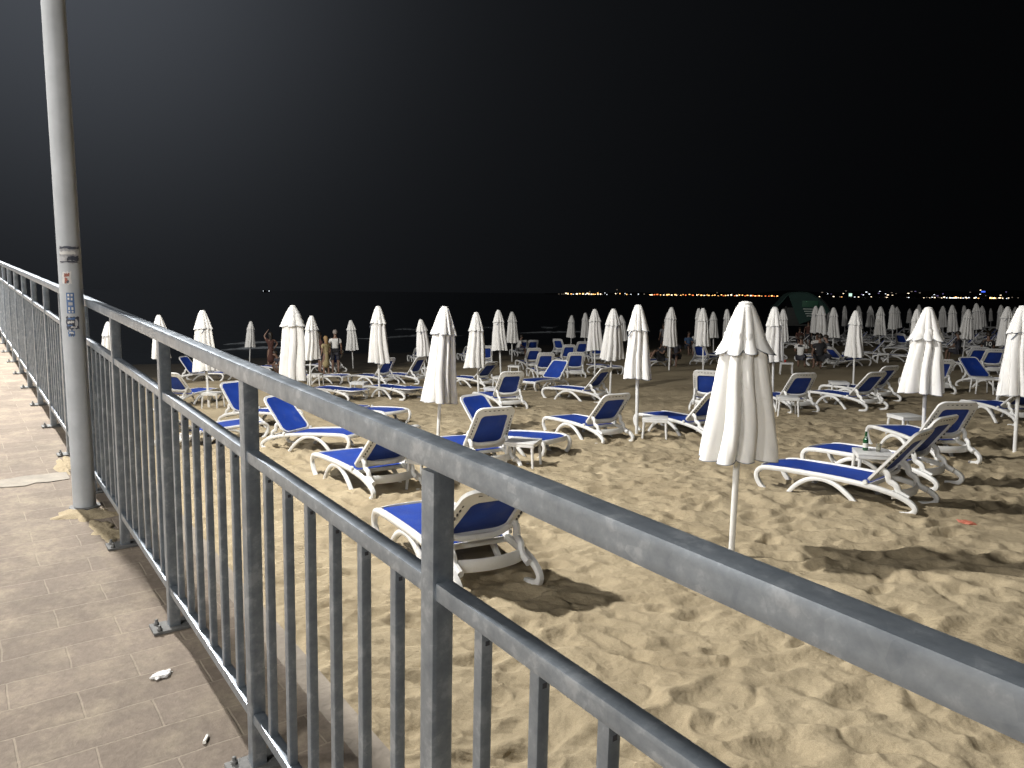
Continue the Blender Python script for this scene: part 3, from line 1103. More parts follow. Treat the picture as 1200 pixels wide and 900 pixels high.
LG = [
    # foot px, head px, back angle, label
    ((903, 569), (1082, 598), 50, 'nearest white blue lounger of the pair behind the big umbrella'),
    ((948, 545), (1122, 573), 50, 'lounger behind the green bottle, far one of the right pair'),
    ((1040, 520), (1118, 543), 50, 'lounger seen from behind under the second large umbrella'),
    ((1133, 484), (1222, 502), 35, 'lounger running off the right frame edge behind the thin umbrella pole'),
    ((1178, 476), (1268, 492), 35, 'lounger with only its curled foot showing at the right frame edge'),
    ((944, 471), (1038, 482), 47, 'front lounger of the dim pair left of the second large umbrella'),
    ((960, 463), (1057, 473), 47, 'rear lounger of the dim pair left of the second large umbrella'),
    ((880, 472), (958, 487), 50, 'lounger emerging on the right of the big umbrella, table beside it'),
    ((1200, 460), (1127, 452), 45, 'dark lounger facing right with raised back behind the second large umbrella'),
    ((1052, 452), (1124, 466), 50, 'lounger half hidden by the second large umbrella with its curled foot left'),
    ((1108, 430), (1166, 440), 50, 'dim lounger with bare white back left of the slim pole at right'),
    ((1126, 433), (1186, 444), 50, 'dim lounger with bare white back crossing the slim pole at right'),
    ((1085, 408), (1038, 411), 50, 'dark raised lounger back beside the far small table'),
    ((638, 502), (744, 524), 47, 'lounger in side view left of the middle umbrella'),
    ((752, 500), (850, 517), 45, 'lounger with its foot behind the small table, head behind the big umbrella'),
    ((852, 467), (811, 491), 55, 'lounger with its slotted back turned left of the big umbrella'),
    ((815, 454), (890, 466), 45, 'lounger with a small table at its side, running behind the big umbrella'),
    ((850, 423), (803, 430), 55, 'upright lounger back just left of the slim umbrella pole'),
    ((822, 424), (866, 420), 50, 'lounger between the slim umbrella and the big umbrella'),
    ((790, 429), (738, 431), 45, 'lounger on which the woman in black sits'),
    ((642, 466), (714, 471), 47, 'side-on lounger with a low back left of the middle umbrella, second row'),
    ((732, 441), (688, 434), 0, 'flat lounger whose curled foot shows right of the pleated umbrella'),
    ((652, 436), (690, 448), 55, 'lounger back seen from behind beside the thin pole, far cluster'),
    ((606, 460), (664, 451), 45, 'lounger with bright blue front facing the promenade'),
    ((556, 470), (618, 486), 55, 'lounger seen from behind right of the pleated middle umbrella'),
    ((618, 438), (652, 448), 55, 'lounger back directly behind the bright blue facing lounger'),
    ((603, 428), (638, 436), 55, 'lounger back above the bright blue facing lounger'),
    ((596, 415), (622, 419), 50, 'small distant lounger right of the pair of slim umbrellas'),
    ((612, 413), (632, 417), 50, 'tiny distant lounger partly behind another at the water'),
    ((676, 412), (640, 417), 55, 'tiny distant lounger with lone back against the black sea'),
    ((648, 425), (676, 430), 55, 'far lounger back below the leftmost of the three slim umbrellas'),
    ((664, 419), (690, 423), 55, 'topmost far lounger back between two slim umbrellas'),
    ((684, 421), (708, 426), 55, 'far lounger back tucked behind the broad pleated umbrella'),
    ((552, 424), (584, 436), 60, 'upright lounger back right of the leaning umbrella canopy'),
    ((530, 452), (576, 455), 45, 'lounger behind the pole of the leaning umbrella'),
    ((535, 419), (560, 424), 35, 'distant lounger showing only its rail between two umbrellas'),
    ((416, 449), (460, 451), 55, 'left lounger of the upright pair by the slender umbrella'),
    ((452, 448), (494, 449), 55, 'right lounger of the upright pair by the slender umbrella'),
    ((470, 420), (512, 430), 35, 'far lounger with a curled foot behind the upright pair'),
    ((430, 463), (492, 468), 0, 'flat lounger crossing the slender umbrella pole'),
    ((412, 450), (350, 449), 0, 'flat lounger behind the low table near the two left umbrellas'),
    ((366, 435), (397, 436), 55, 'lounger in front of the man in white'),
    ((306, 437), (336, 438), 55, 'lounger beside the crouching figure'),
    ((362, 465), (428, 470), 0, 'flat lounger just above the top rail'),
    ((425, 528), (322, 522), 50, 'large lounger facing right with tall blue back above the mid rail'),
    ((345, 500), (268, 494), 50, 'lounger cut by a railing post, blue back facing right'),
    ((288, 513), (212, 524), 35, 'lounger seen only through the balusters on the left'),
    ((268, 446), (213, 446), 55, 'lounger with dark blue back behind the leftmost large umbrella'),
    ((280, 438), (235, 437), 35, 'low lounger behind the leftmost large umbrella'),
    ((243, 468), (206, 474), 50, 'lounger back top peeping above the mid rail on the left'),
    ((384, 550), (482, 588), 42, 'lounger with the red cup beside it', 1.08),
    ((470, 622), (602, 708), 40, 'nearest lounger by the railing, seen from behind its back', 1.1),
    ((522, 534), (584, 555), 55, 'lounger with slotted back turned to us beside the near table'),
    ((650, 536), (556, 524), 50, 'lounger facing right behind the near table'),
    ((480, 500), (395, 490), 0, 'lounger with only its blue foot end showing above the rail'),
]
for fp, hp, th, lb, *k in LG:
    lounger(fp, hp, th, lb, None, *k)

# ------------------------------------------------------------------ umbrellas
def make_umbrella(seed, rf, zf, rh, zh, lobes=8, skew=0.0, H=2.4):
    rr = random.Random(seed)
    root = empty('beach_umbrella')
    mb = MB()
    mb.lathe([(0.030, -0.25), (0.030, 1.3), (0.024, H - 0.02), (0.006, H - 0.01)], 14)
    mb.build('pole', M['pole'], root)
    NT = 128
    amp = [rr.uniform(0.65, 1.3) for _ in range(lobes)]
    off = [rr.uniform(-0.26, 0.26) for _ in range(lobes)]
    ph0 = rr.uniform(0, 6.28)

    def lobe(th, tw):
        x = ((th + tw + ph0) / (2 * math.pi) * lobes) % lobes
        i = int(x) % lobes
        fx = x - int(x)
        c = 0.5 + off[i]
        t = fx / c * 0.5 if fx < c else 0.5 + (fx - c) / (1 - c) * 0.5
        return math.sin(math.pi * t) ** 0.55, amp[i]

    def ring(R_, d, z, tw, wob, lx=0.0, zw=0.0):
        out = []
        for k in range(NT):
            th = 2 * math.pi * k / NT
            l, a = lobe(th, tw)
            r = R_ * (1 - d * (1 - l)) * (1 + (a - 1) * d * 0.9)
            r *= 1 + wob * 0.05 * math.sin(3 * th + seed) + wob * 0.016 * math.sin(23 * th + 9 * z + seed) * math.sin(5 * z + 2 * th)
            out.append((r * math.cos(th) + lx, r * math.sin(th), z - zw * l + 0.02 * wob * math.sin(2 * th + seed * 1.3)))
        return out

    def skin(name, rings, thick, parent, cut=0.01):
        mb = MB()
        vs = [v for r_ in rings for v in r_]
        inner = [[(x * (1 - thick / max(0.05, math.hypot(x, y))), y * (1 - thick / max(0.05, math.hypot(x, y))), z + 0.002) for x, y, z in r_] for r_ in rings[::-1]]
        vs += [v for r_ in inner for v in r_]
        n = len(rings) * 2
        fs = []
        for i in range(n - 1):
            for k in range(NT):
                k2 = (k + 1) % NT
                fs.append((i * NT + k2, i * NT + k, (i + 1) * NT + k, (i + 1) * NT + k2))
        mb.add(vs, fs)
        return mb.build(name, M['canvas'], parent, angle=80)
    # lower canopy
    rings = []
    NZ = 26
    ztop = zf + 0.14
    for i in range(NZ + 1):
        t = i / NZ
        z = ztop + (zh - ztop) * t
        R_ = rf * 0.80 + (rh - rf * 0.80) * (t ** 0.95)
        d = 0.34 + 0.20 * t ** 0.7
        tw = 0.10 * math.sin(2.2 * t + seed) + 0.05 * math.sin(7 * t + seed * 2)
        rings.append(ring(R_, d, z, tw, t, skew * t * t, 0.012 * t))
    body = skin('canopy', rings, 0.006, root)
    hem = MB()
    hem.sweep([Vector(p) for p in rings[-1]], 0.008, 0.014, ref=(0, 0, 1), n=5, p=2, closed=True)
    hem.build('hem_trim', M['hem'], body)
    # vent cap with a scalloped edge
    rings = []
    NZ = 14
    for i in range(NZ + 1):
        t = i / NZ
        z = H + (zf - H) * t
        R_ = 0.070 + (rf - 0.070) * (t ** 0.88)
        if i == 0:
            R_ = 0.066
        R_ *= 1 + (0.22 if seed in (3, 5) else 0.05) * max(0, (t - 0.72) / 0.28) ** 1.5
        d = 0.06 + 0.34 * t ** 1.2
        rings.append(ring(R_, d, z, 0.03 * math.sin(3 * t + seed), t * 0.6, 0, (0.055 if seed in (3, 5) else 0.03) * t ** 4))
    rings.insert(0, [(x * .3, y * .3, H + 0.012) for x, y, z in rings[0]])
    vent = skin('vent_cap', rings, 0.006, root)
    hem = MB()
    hem.sweep([Vector(p) for p in rings[-1]], 0.007, 0.012, ref=(0, 0, 1), n=5, p=2, closed=True)
    hem.build('hem_trim', M['hem'], vent)
    mb = MB()
    mb.lathe([(0.05, -0.01), (0.062, 0.004), (0.060, 0.016), (0.045, 0.026), (0.01, 0.032)], 20, (0, 0, H))
    mb.build('top_disc', M['canvas'], root)
    # tie strap lying slantwise over the folds
    mb = MB()
    a0 = rr.uniform(-1.2, -0.4)
    pts = []
    for k in range(7):
        t = k / 6
        z = zf + 0.03 - 0.16 * (1 - t)
        rad = rf * 0.62 + 0.10 * rf + 0.06 * (zf - z) / 0.2 + 0.035
        a = a0 + 0.5 * t
        pts.append((rad * math.cos(a), rad * math.sin(a), z))
    mb.sweep(pts, 0.02, 0.006, ref=(0, 0, 1), n=6, p=4)
    mb.build('tie_strap', M['hem'], root)
    index_kids(root)
    return root


UV = {}
UPAR = {  # seed, flap radius, flap hem height, hem radius, hem height, lobes, skew
    'near': (3, 0.235, 2.0, 0.385, 0.97, 9, -0.02), 'big2': (5, 0.250, 1.93, 0.36, 1.02, 10, -0.04),
    'wide': (8, 0.245, 1.96, 0.34, 0.72, 9, 0.02), 'slim': (11, 0.20, 1.98, 0.265, 1.08, 9, 0.0),
    'lean': (14, 0.225, 1.93, 0.32, 0.88, 8, 0.08), 'tube': (17, 0.33, 1.93, 0.385, 0.55, 8, 0.0),
    'plain': (21, 0.21, 2.0, 0.30, 0.95, 9, 0.0), 'flare': (25, 0.24, 1.98, 0.36, 0.98, 10, -0.03),
    'far': (29, 0.225, 1.97, 0.30, 0.95, 8, 0.0), 'far_slim': (31, 0.19, 1.97, 0.25, 1.0, 8, 0.0),
}
UPOS = []


def umbrella(top, base, kind, label, group='closed white umbrellas on the sand'):
    """base: (px, py) on the sand, or a forward distance in metres"""
    if isinstance(base, tuple):
        b = at(*base)
    else:
        b = at_depth(top[0], base)
    d = ray(*top)
    k = math.hypot(b.x, b.y) / math.hypot(d.x, d.y)
    tp = d * k + Vector((0, 0, CZ))
    v = tp - b
    L = max(2.05, min(2.75, v.length))
    side = Vector((v.x, v.y, 0)) * (L / max(0.1, v.length))
    if side.length > 0.22:
        side *= 0.22 / side.length
    v = Vector((side.x, side.y, L)).normalized()
    if kind not in UV:
        UV[kind] = make_umbrella(*UPAR[kind])
        o = UV[kind]
    else:
        o = copy_tree(UV[kind])
    yaw = 0 if kind in ('near', 'big2', 'tube') else (top[0] * 7.31) % 6.28
    o.rotation_mode = 'QUATERNION'
    o.rotation_quaternion = Vector((0, 0, 1)).rotation_difference(v) @ Quaternion((0, 0, 1), yaw)
    s = L / 2.4
    o.scale = (s, s, s)
    o.location = b
    UPOS.append((b, top, kind))
    return tag(o, label, 'umbrella', group)


UL = [
    ((874, 357), (857, 650), 'near', 'biggest closed white umbrella, nearest on the sand, widest skirt'),
    ((1088, 362), (1081, 530), 'big2', 'second largest closed umbrella, with lounger pair and bottle before it'),
    ((1199, 360), (1189, 529), 'plain', 'closed umbrella cut by the right frame edge on a long bare pole'),
    ((521, 361), (513, 516), 'wide', 'bright closed umbrella rising behind the top rail, left of the facing loungers'),
    ((748, 359), (746, 510), 'slim', 'closed umbrella with the small table at its foot, mid beach'),
    ((824, 362), (824, 440), 'slim', 'slim closed umbrella left of the big one, tiny table at its foot'),
    ((719, 363), (715, 460), 'flare', 'closed umbrella with wide pleated skirt between two slimmer ones'),
    ((443, 360), (444.5, 466), 'plain', 'tall slender closed umbrella by the upright lounger pair'),
    ((411, 376), (414, 432), 'far', 'closed umbrella standing right of the man in white'),
    ((493, 375), (499, 445), 'far', 'closed umbrella just left of the bright umbrella behind the rail'),
    ((558, 367), (561, 466), 'lean', 'closed umbrella with its skirt leaning right, beside the bright one'),
    ((584, 364), (587, 440), 'plain', 'left one of two slim umbrellas right of the leaning skirt'),
    ((600, 366), (600, 424), 'far', 'right one of two slim umbrellas right of the leaning skirt'),
    ((670, 370), (669, 412), 'far', 'smallest closed umbrella beside the breaking wave'),
    ((686, 367), (685.5, 414), 'far', 'narrow closed umbrella, second after the breaking wave'),
    ((697, 363), (697, 441), 'plain', 'closed umbrella left of the pleated skirt, third after the wave'),
    ((728, 370), (730, 418), 'far', 'closed umbrella peeping out behind the pleated skirt'),
    ((787, 361), (784, 434), 'plain', 'closed umbrella beside the seated woman in black'),
    ((783, 367), 41.0, 'far', 'umbrella overlapped behind the one by the seated woman'),
    ((819, 362), 37.0, 'far_slim', 'umbrella overlapped on the left by the slim one with tiny table'),
    ((836, 366), 43.0, 'far', 'small umbrella between the slim one and the big one'),
    ((852, 363), 38.0, 'far_slim', 'umbrella partly hidden by the left edge of the big one'),
    ((908, 361), (905, 472), 'slim', 'long closed umbrella right against the big one, its cap lined dark'),
    ((918, 363), 34.0, 'far_slim', 'thin umbrella standing below the green tower canopy'),
    ((956, 359), 46.0, 'far', 'left one of the touching umbrella pair right of the green tower'),
    ((963, 359), 41.0, 'far', 'right one of the touching umbrella pair right of the green tower'),
    ((977, 361), (976, 418), 'plain', 'umbrella behind the group of seated people'),
    ((1003, 365), (1000, 452), 'plain', 'closed umbrella with flared cap right of the seated people'),
    ((1032, 360), (1030, 414), 'plain', 'umbrella over the far small table'),
    ((1075, 363), 27.0, 'plain', 'umbrella hidden behind the second largest one, left edge showing'),
    ((1135, 363), (1128, 420), 'flare', 'broad dim umbrella with pleated skirt right of the second largest'),
    ((1181, 360), (1176, 434), 'plain', 'dim umbrella on a slim pole near the right frame edge'),
]
for a in UL:
    umbrella(*a)

FAR = [(990, 359, 63), (1006, 359, 55), (1020, 359, 60), (972, 365, 60), (1046, 358, 50), (1051, 360, 57), (1066, 362, 80), (1077, 357.5, 58), (1105, 359, 56),
       (1116, 358, 44), (1130, 358.5, 58), (1144, 356, 47), (1151, 359, 57), (1161, 361.5, 82), (1173, 358, 48), (1190, 360, 62), (1196, 360, 50)]
ORD = ['first', 'second', 'third', 'fourth', 'fifth', 'sixth', 'seventh', 'eighth', 'ninth', 'tenth', 'eleventh', 'twelfth', 'thirteenth', 'fourteenth', 'fifteenth', 'sixteenth', 'seventeenth', 'eighteenth']
FAR.sort(key=lambda a: -a[0])
YW = math.radians(-28)          # how the far rows of loungers lie
n_far = 0
for i, (px, py, Y) in enumerate(FAR):
    o = umbrella((px, py), float(Y), 'far' if i % 3 else 'far_slim', f'dim far umbrella, {ORD[i]} from the right frame edge in the back rows', 'dim closed umbrellas in the far rows')
    b = o.location.copy()
    for s, nm in ((-1, 'near'), (1, 'far')):
        c = b + Vector((-math.sin(YW), math.cos(YW), 0)) * (s * 0.75) + Vector((0.3, -0.2, 0))
        c.z = low(c.x, c.y)
        lounger_at(c, YW + random.uniform(-.12, .12), random.choice((50, 50, 35, 45, 0)), f'dim lounger on the {nm} side of the {ORD[i]} back row umbrella from the right', 'sun loungers in the dim far rows')
    c = b + Vector((math.cos(YW), math.sin(YW), 0)) * -2.3 + Vector((0.0, 0.35, 0))
    c.z = low(c.x, c.y)
    lounger_at(c, YW + math.pi * (i % 2) + random.uniform(-.2, .2), random.choice((50, 45, 35, 50)), f'dim lounger lying on the seaward side of the {ORD[i]} back row umbrella from the right', 'sun loungers in the dim far rows')
# loungers of the dim middle rows on the right
for px, py, yw, th, lb in [
    (930, 408, -30, 45, 'dim lounger behind the seated people, left one of a raised pair'),
    (942, 404, -30, 45, 'dim lounger behind the seated people, right one of a raised pair'),
    (958, 424, -25, 0, 'lounger on which the man with the black patch sits'),
    (972, 428, -20, 35, 'lounger on which the black shirted person sits'),
    (992, 430, 200, 45, 'lounger facing left just behind the flared cap umbrella'),
    (1016, 406, -24, 35, 'dim lounger between the flared cap umbrella and the far small table'),
    (1058, 414, -20, 35, 'dim lounger left of the umbrella hidden by the second largest'),
    (1098, 412, -28, 50, 'dim lounger at the left foot of the broad dim umbrella'),
    (1142, 412, -28, 50, 'dim lounger at the right foot of the broad dim umbrella'),
    (1160, 418, -28, 45, 'dim lounger between the broad dim umbrella and the slim pole'),
    (1192, 424, -28, 50, 'dim lounger right of the slim pole at the frame edge'),
    (985, 404, -26, 50, 'dim lounger right of the umbrella behind the seated people'),
    (1012, 420, -24, 50, 'dim lounger left of the far small table'),
    (1050, 424, -24, 50, 'dim lounger right of the far small table'),
    (990, 398, -26, 50, 'small dim lounger back beyond the umbrella behind the seated people'),
    (1022, 396, 160, 50, 'small dim lounger facing left beyond the far small table'),
    (1044, 396, -24, 45, 'small dim lounger just left of the umbrella over the far small table, beyond it'),
    (1098, 398, -24, 50, 'small dim lounger behind the right edge of the second large umbrella'),
    (1118, 398, 155, 45, 'small dim lounger facing left behind the broad dim umbrella'),
    (1150, 400, -24, 50, 'small dim lounger behind the person in black at far right'),
    (1168, 402, -24, 35, 'small dim lounger left of the slim pole, in the back'),
    (1192, 404, 155, 50, 'small dim lounger facing left at the frame edge, in the back'),
    (898, 420, -15, 50, 'lounger glimpsed behind the long umbrella with dark cap line'),
]:
    c = at(px, py)
    lounger_at(c, R(yw), th, lb)

# ------------------------------------------------------------------ small tables
def make_table():
    root = empty('side_table')
    mb = MB()
    mb.box((0, 0, 0.415), (0.45, 0.45, 0.022))
    mb.build('table_top', M['plastic'], root, bevel=0.006)
    mb = MB()
    for s in (-1, 1):
        mb.box((s * 0.212, 0, 0.382), (0.016, 0.44, 0.044))
        mb.box((0, s * 0.212, 0.3815), (0.408, 0.016, 0.043))
    mb.build('apron', M['plastic'], root, bevel=0.003)
    for sx in (-1, 1):
        for sy in (-1, 1):
            mb = MB()
            a = Vector((sx * 0.188, sy * 0.188, 0.40)); b = Vector((sx * 0.215, sy * 0.215, -0.02))
            mb.sweep([a, (a + b) / 2, b], 0.040, 0.040, ref=(1, 0, 0), n=8, p=4, scale=[1.15, 0.95, 0.78])
            mb.build('leg', M['plastic'], root)
    index_kids(root)
    return root


TPROTO = None
TABLES = {}


def table(px, py, yaw, label, key=None):
    global TPROTO
    if TPROTO is None:
        o = TPROTO = make_table()
    else:
        o = copy_tree(TPROTO)
    p = at(px, py)
    o.location = p
    o.rotation_euler = (0, 0, R(yaw))
    tag(o, label, 'side table', 'small white side tables between the loungers')
    if key:
        TABLES[key] = o


for a in [
    (613, 549, -18, 'small white table nearest the railing with rubbish under it', 'near'),
    (767, 516, -12, 'white table at the foot of the mid beach umbrella'),
    (1021, 566, -14, 'white table holding the green bottle between the right pair', 'bottle'),
    (1060, 514, 10, 'white table left of the lounger under the second large umbrella'),
    (922, 487, -12, 'white table right of the big umbrella, nearer of two'),
    (937, 470, -12, 'white table right of the big umbrella, farther of two'),
    (982, 466, -12, 'white table between the dim pair of loungers'),
    (828, 449, -10, 'tiny white table at the foot of the slim umbrella'),
    (579, 473, -15, 'white table at the leaning umbrella foot'),
    (603, 441, -12, 'white table below the two slim umbrellas'),
    (587, 457, -14, 'white table behind the leaning umbrella skirt'),
    (1034, 425, -20, 'dim small table below the far umbrella right of the group'),
    (921, 438, -15, 'white table with the red cup by the seated people', 'group'),
    (370, 452, -5, 'low white table before the flat lounger at left'),
    (421, 464, -8, 'white table at the slender umbrella foot'),
    (498, 443, -10, 'white table right of the upright lounger pair'),
    (250, 478, -5, 'white table at the foot of the leftmost large umbrella'),
    (1150, 460, -12, 'dim table under the dark lounger facing right'),
    (657, 416, -15, 'tiny far table beside the lone lounger back by the sea'),
    (502, 572, -20, 'white table hidden behind the lounger with the red cup', 'cup'),
]:
    table(*a)
for p_, k_, lb_ in (((244, 369.5), None, ''),):
    pass
umbrella((237, 365), (245, 478), 'plain', 'leftmost large closed umbrella with a round table at its foot')
umbrella((343, 359), (343, 470), 'tube', 'long straight closed umbrella, broad, left of the man in white')
umbrella((365, 371), (363, 453), 'far', 'umbrella touching the right side of the long straight one')
umbrella((294, 377), (292.5, 426), 'far', 'umbrella left of the standing woman')
umbrella((186, 370), (189, 452), 'far', 'umbrella seen behind the top rail, second from the left')
umbrella((127, 378), 26.0, 'far', 'leftmost umbrella, tip beside the railing post near the pole')

# ------------------------------------------------------------------ small things
def on_table(key, dx, dy):
    o = TABLES[key]
    return o.location + Vector((dx, dy, 0.426))


b = tag(empty('beer_bottle', on_table('bottle', -0.08, 0.06)), 'green glass beer bottle standing on the white table', 'bottle')
mb = MB()
mb.lathe([(0.030, 0), (0.034, 0.006), (0.034, 0.125), (0.030, 0.155), (0.016, 0.19), (0.0135, 0.235), (0.015, 0.238), (0.015, 0.25)], 24)
mb.build('glass_body', M['bottle'], b)
mb = MB()
mb.lathe([(0.0352, 0.04), (0.0352, 0.10)], 24)
mb.f = mb.f[:-2]; mb.m = mb.m[:-2]
mb.build('paper_label', M['label'], b)
b = tag(empty('drinking_glass', on_table('bottle', 0.05, -0.03)), 'clear drinking glass right of the green bottle', 'glass')
mb = MB()
mb.lathe([(0.026, 0), (0.034, 0.11), (0.031, 0.11), (0.024, 0.008)], 20)
mb.build('tumbler', M['clear'], b)


def cup(loc, label):
    c = tag(empty('paper_cup', loc), label, 'cup')
    mb = MB()
    mb.lathe([(0.030, 0), (0.041, 0.095), (0.038, 0.095), (0.028, 0.006)], 20)
    mb.build('cup_wall', M['red'], c)
    mb = MB()
    mb.lathe([(0.0395, 0.092), (0.043, 0.094), (0.043, 0.099), (0.0395, 0.1)], 20)
    mb.build('rim', M['sticker_white'], c)


cup(at(440, 539), 'red paper cup behind the raised lounger back')
cup(on_table('group', -0.05, 0), 'red cup on the table by the seated people')


def crumple(loc, size, material, name, label, cat, seed, flat=0.5):
    rr = random.Random(seed)
    bm = bmesh.new()
    bmesh.ops.create_icosphere(bm, subdivisions=3, radius=1)
    for v in bm.verts:
        c = v.co
        k = 1 + 0.22 * math.sin(c.x * 5 + seed) * math.sin(c.y * 6 + 1) + rr.uniform(-.13, .13)
        v.co = Vector((c.x * size[0] * k, c.y * size[1] * k, c.z * size[2] * k + size[2] * 0.7))
    me = bpy.data.meshes.new(name)
    bm.to_mesh(me); bm.free()
    me.materials.append(material)
    o = bpy.data.objects.new(name, me)
    COL.objects.link(o)
    o.location = loc
    o.rotation_euler = (0, 0, rr.uniform(0, 6))
    return tag(o, label, cat)


_, _, p = at_ramp(190, 792)
crumple(p, (0.022, 0.036, 0.007), M['paper'], 'paper_scrap', 'crumpled white paper scrap on the paving near the railing', 'litter', 4)
_, _, p = at_ramp(241.5, 868)
bt = tag(empty('cigarette_butt', p + Vector((0, 0, 0.005))), 'cigarette butt lying on the paving below the paper scrap', 'litter')
mb = MB(); mb.sweep([(-.013, 0, 0), (.009, 0, 0)], 0.0085, 0.0085, n=12, p=2); mb.build('filter', M['filter'], bt)
mb = MB(); mb.sweep([(.009, 0, 0), (.014, 0.001, 0)], 0.008, 0.008, n=12, p=2); mb.build('burnt_tip', M['sticker_white'], bt)
bt.rotation_euler = (0, 0, R(95))
bt.scale = (1.25, 1.25, 1.25)
crumple(at(1133, 614), (0.085, 0.04, 0.022), M['orange'], 'plastic_wrapper', 'torn orange plastic wrapper on the sand right of the pair', 'litter', 6)
crumple(at(994, 599), (0.10, 0.025, 0.008), M['paper'], 'paper_strip', 'thin white paper strip on sand beside the near arched leg', 'litter', 8)
crumple(at(906, 577), (0.02, 0.02, 0.01), M['paper'], 'bottle_cap', 'tiny white cap on sand by the curled lounger foot', 'litter', 9)
for i, (dx, dy, s, m_, lb) in enumerate([(-.05, .02, .07, 'paper', 'crushed pale plastic cup lying under the nearest table'), (.06, .08, .08, 'cloth_white', 'pale crumpled plastic bag under the nearest table'), (-.10, -.08, .05, 'paper', 'small white wrapper under the nearest table')]):
    q = TABLES['near'].location + Vector((dx, dy, 0))
    crumple(q, (s, s * .7, s * .45), M[m_], ['plastic_cup', 'plastic_bag', 'food_wrapper'][i], lb, 'litter', 20 + i)

# ------------------------------------------------------------------ people (small, far off)
def skin_mesh(name, J, E, rad, material, parent, root=0, sub=1):
    names = list(J)
    me = bpy.data.meshes.new(name)
    me.from_pydata([J[n] for n in names], [(names.index(a), names.index(b)) for a, b in E], [])
    o = bpy.data.objects.new(name, me)
    COL.objects.link(o)
    md = o.modifiers.new('Skin', 'SKIN')
    md.branch_smoothing = 0.4
    md.use_smooth_shade = True
    for i, n in enumerate(names):
        d = me.skin_vertices[0].data[i]
        r = rad[n]
        d.radius = r if isinstance(r, tuple) else (r, r)
        d.use_root = (i == root)
    sd = o.modifiers.new('Sub', 'SUBSURF'); sd.levels = sub; sd.render_levels = sub
    dg = bpy.context.evaluated_depsgraph_get()
    m2 = bpy.data.meshes.new_from_object(o.evaluated_get(dg))
    o.modifiers.clear()
    o.data = m2
    m2.materials.clear()
    m2.materials.append(material)
    m2.polygons.foreach_set('use_smooth', [True] * len(m2.polygons))
    o.parent = parent
    return o


def P3(*a):
    return Vector(a)


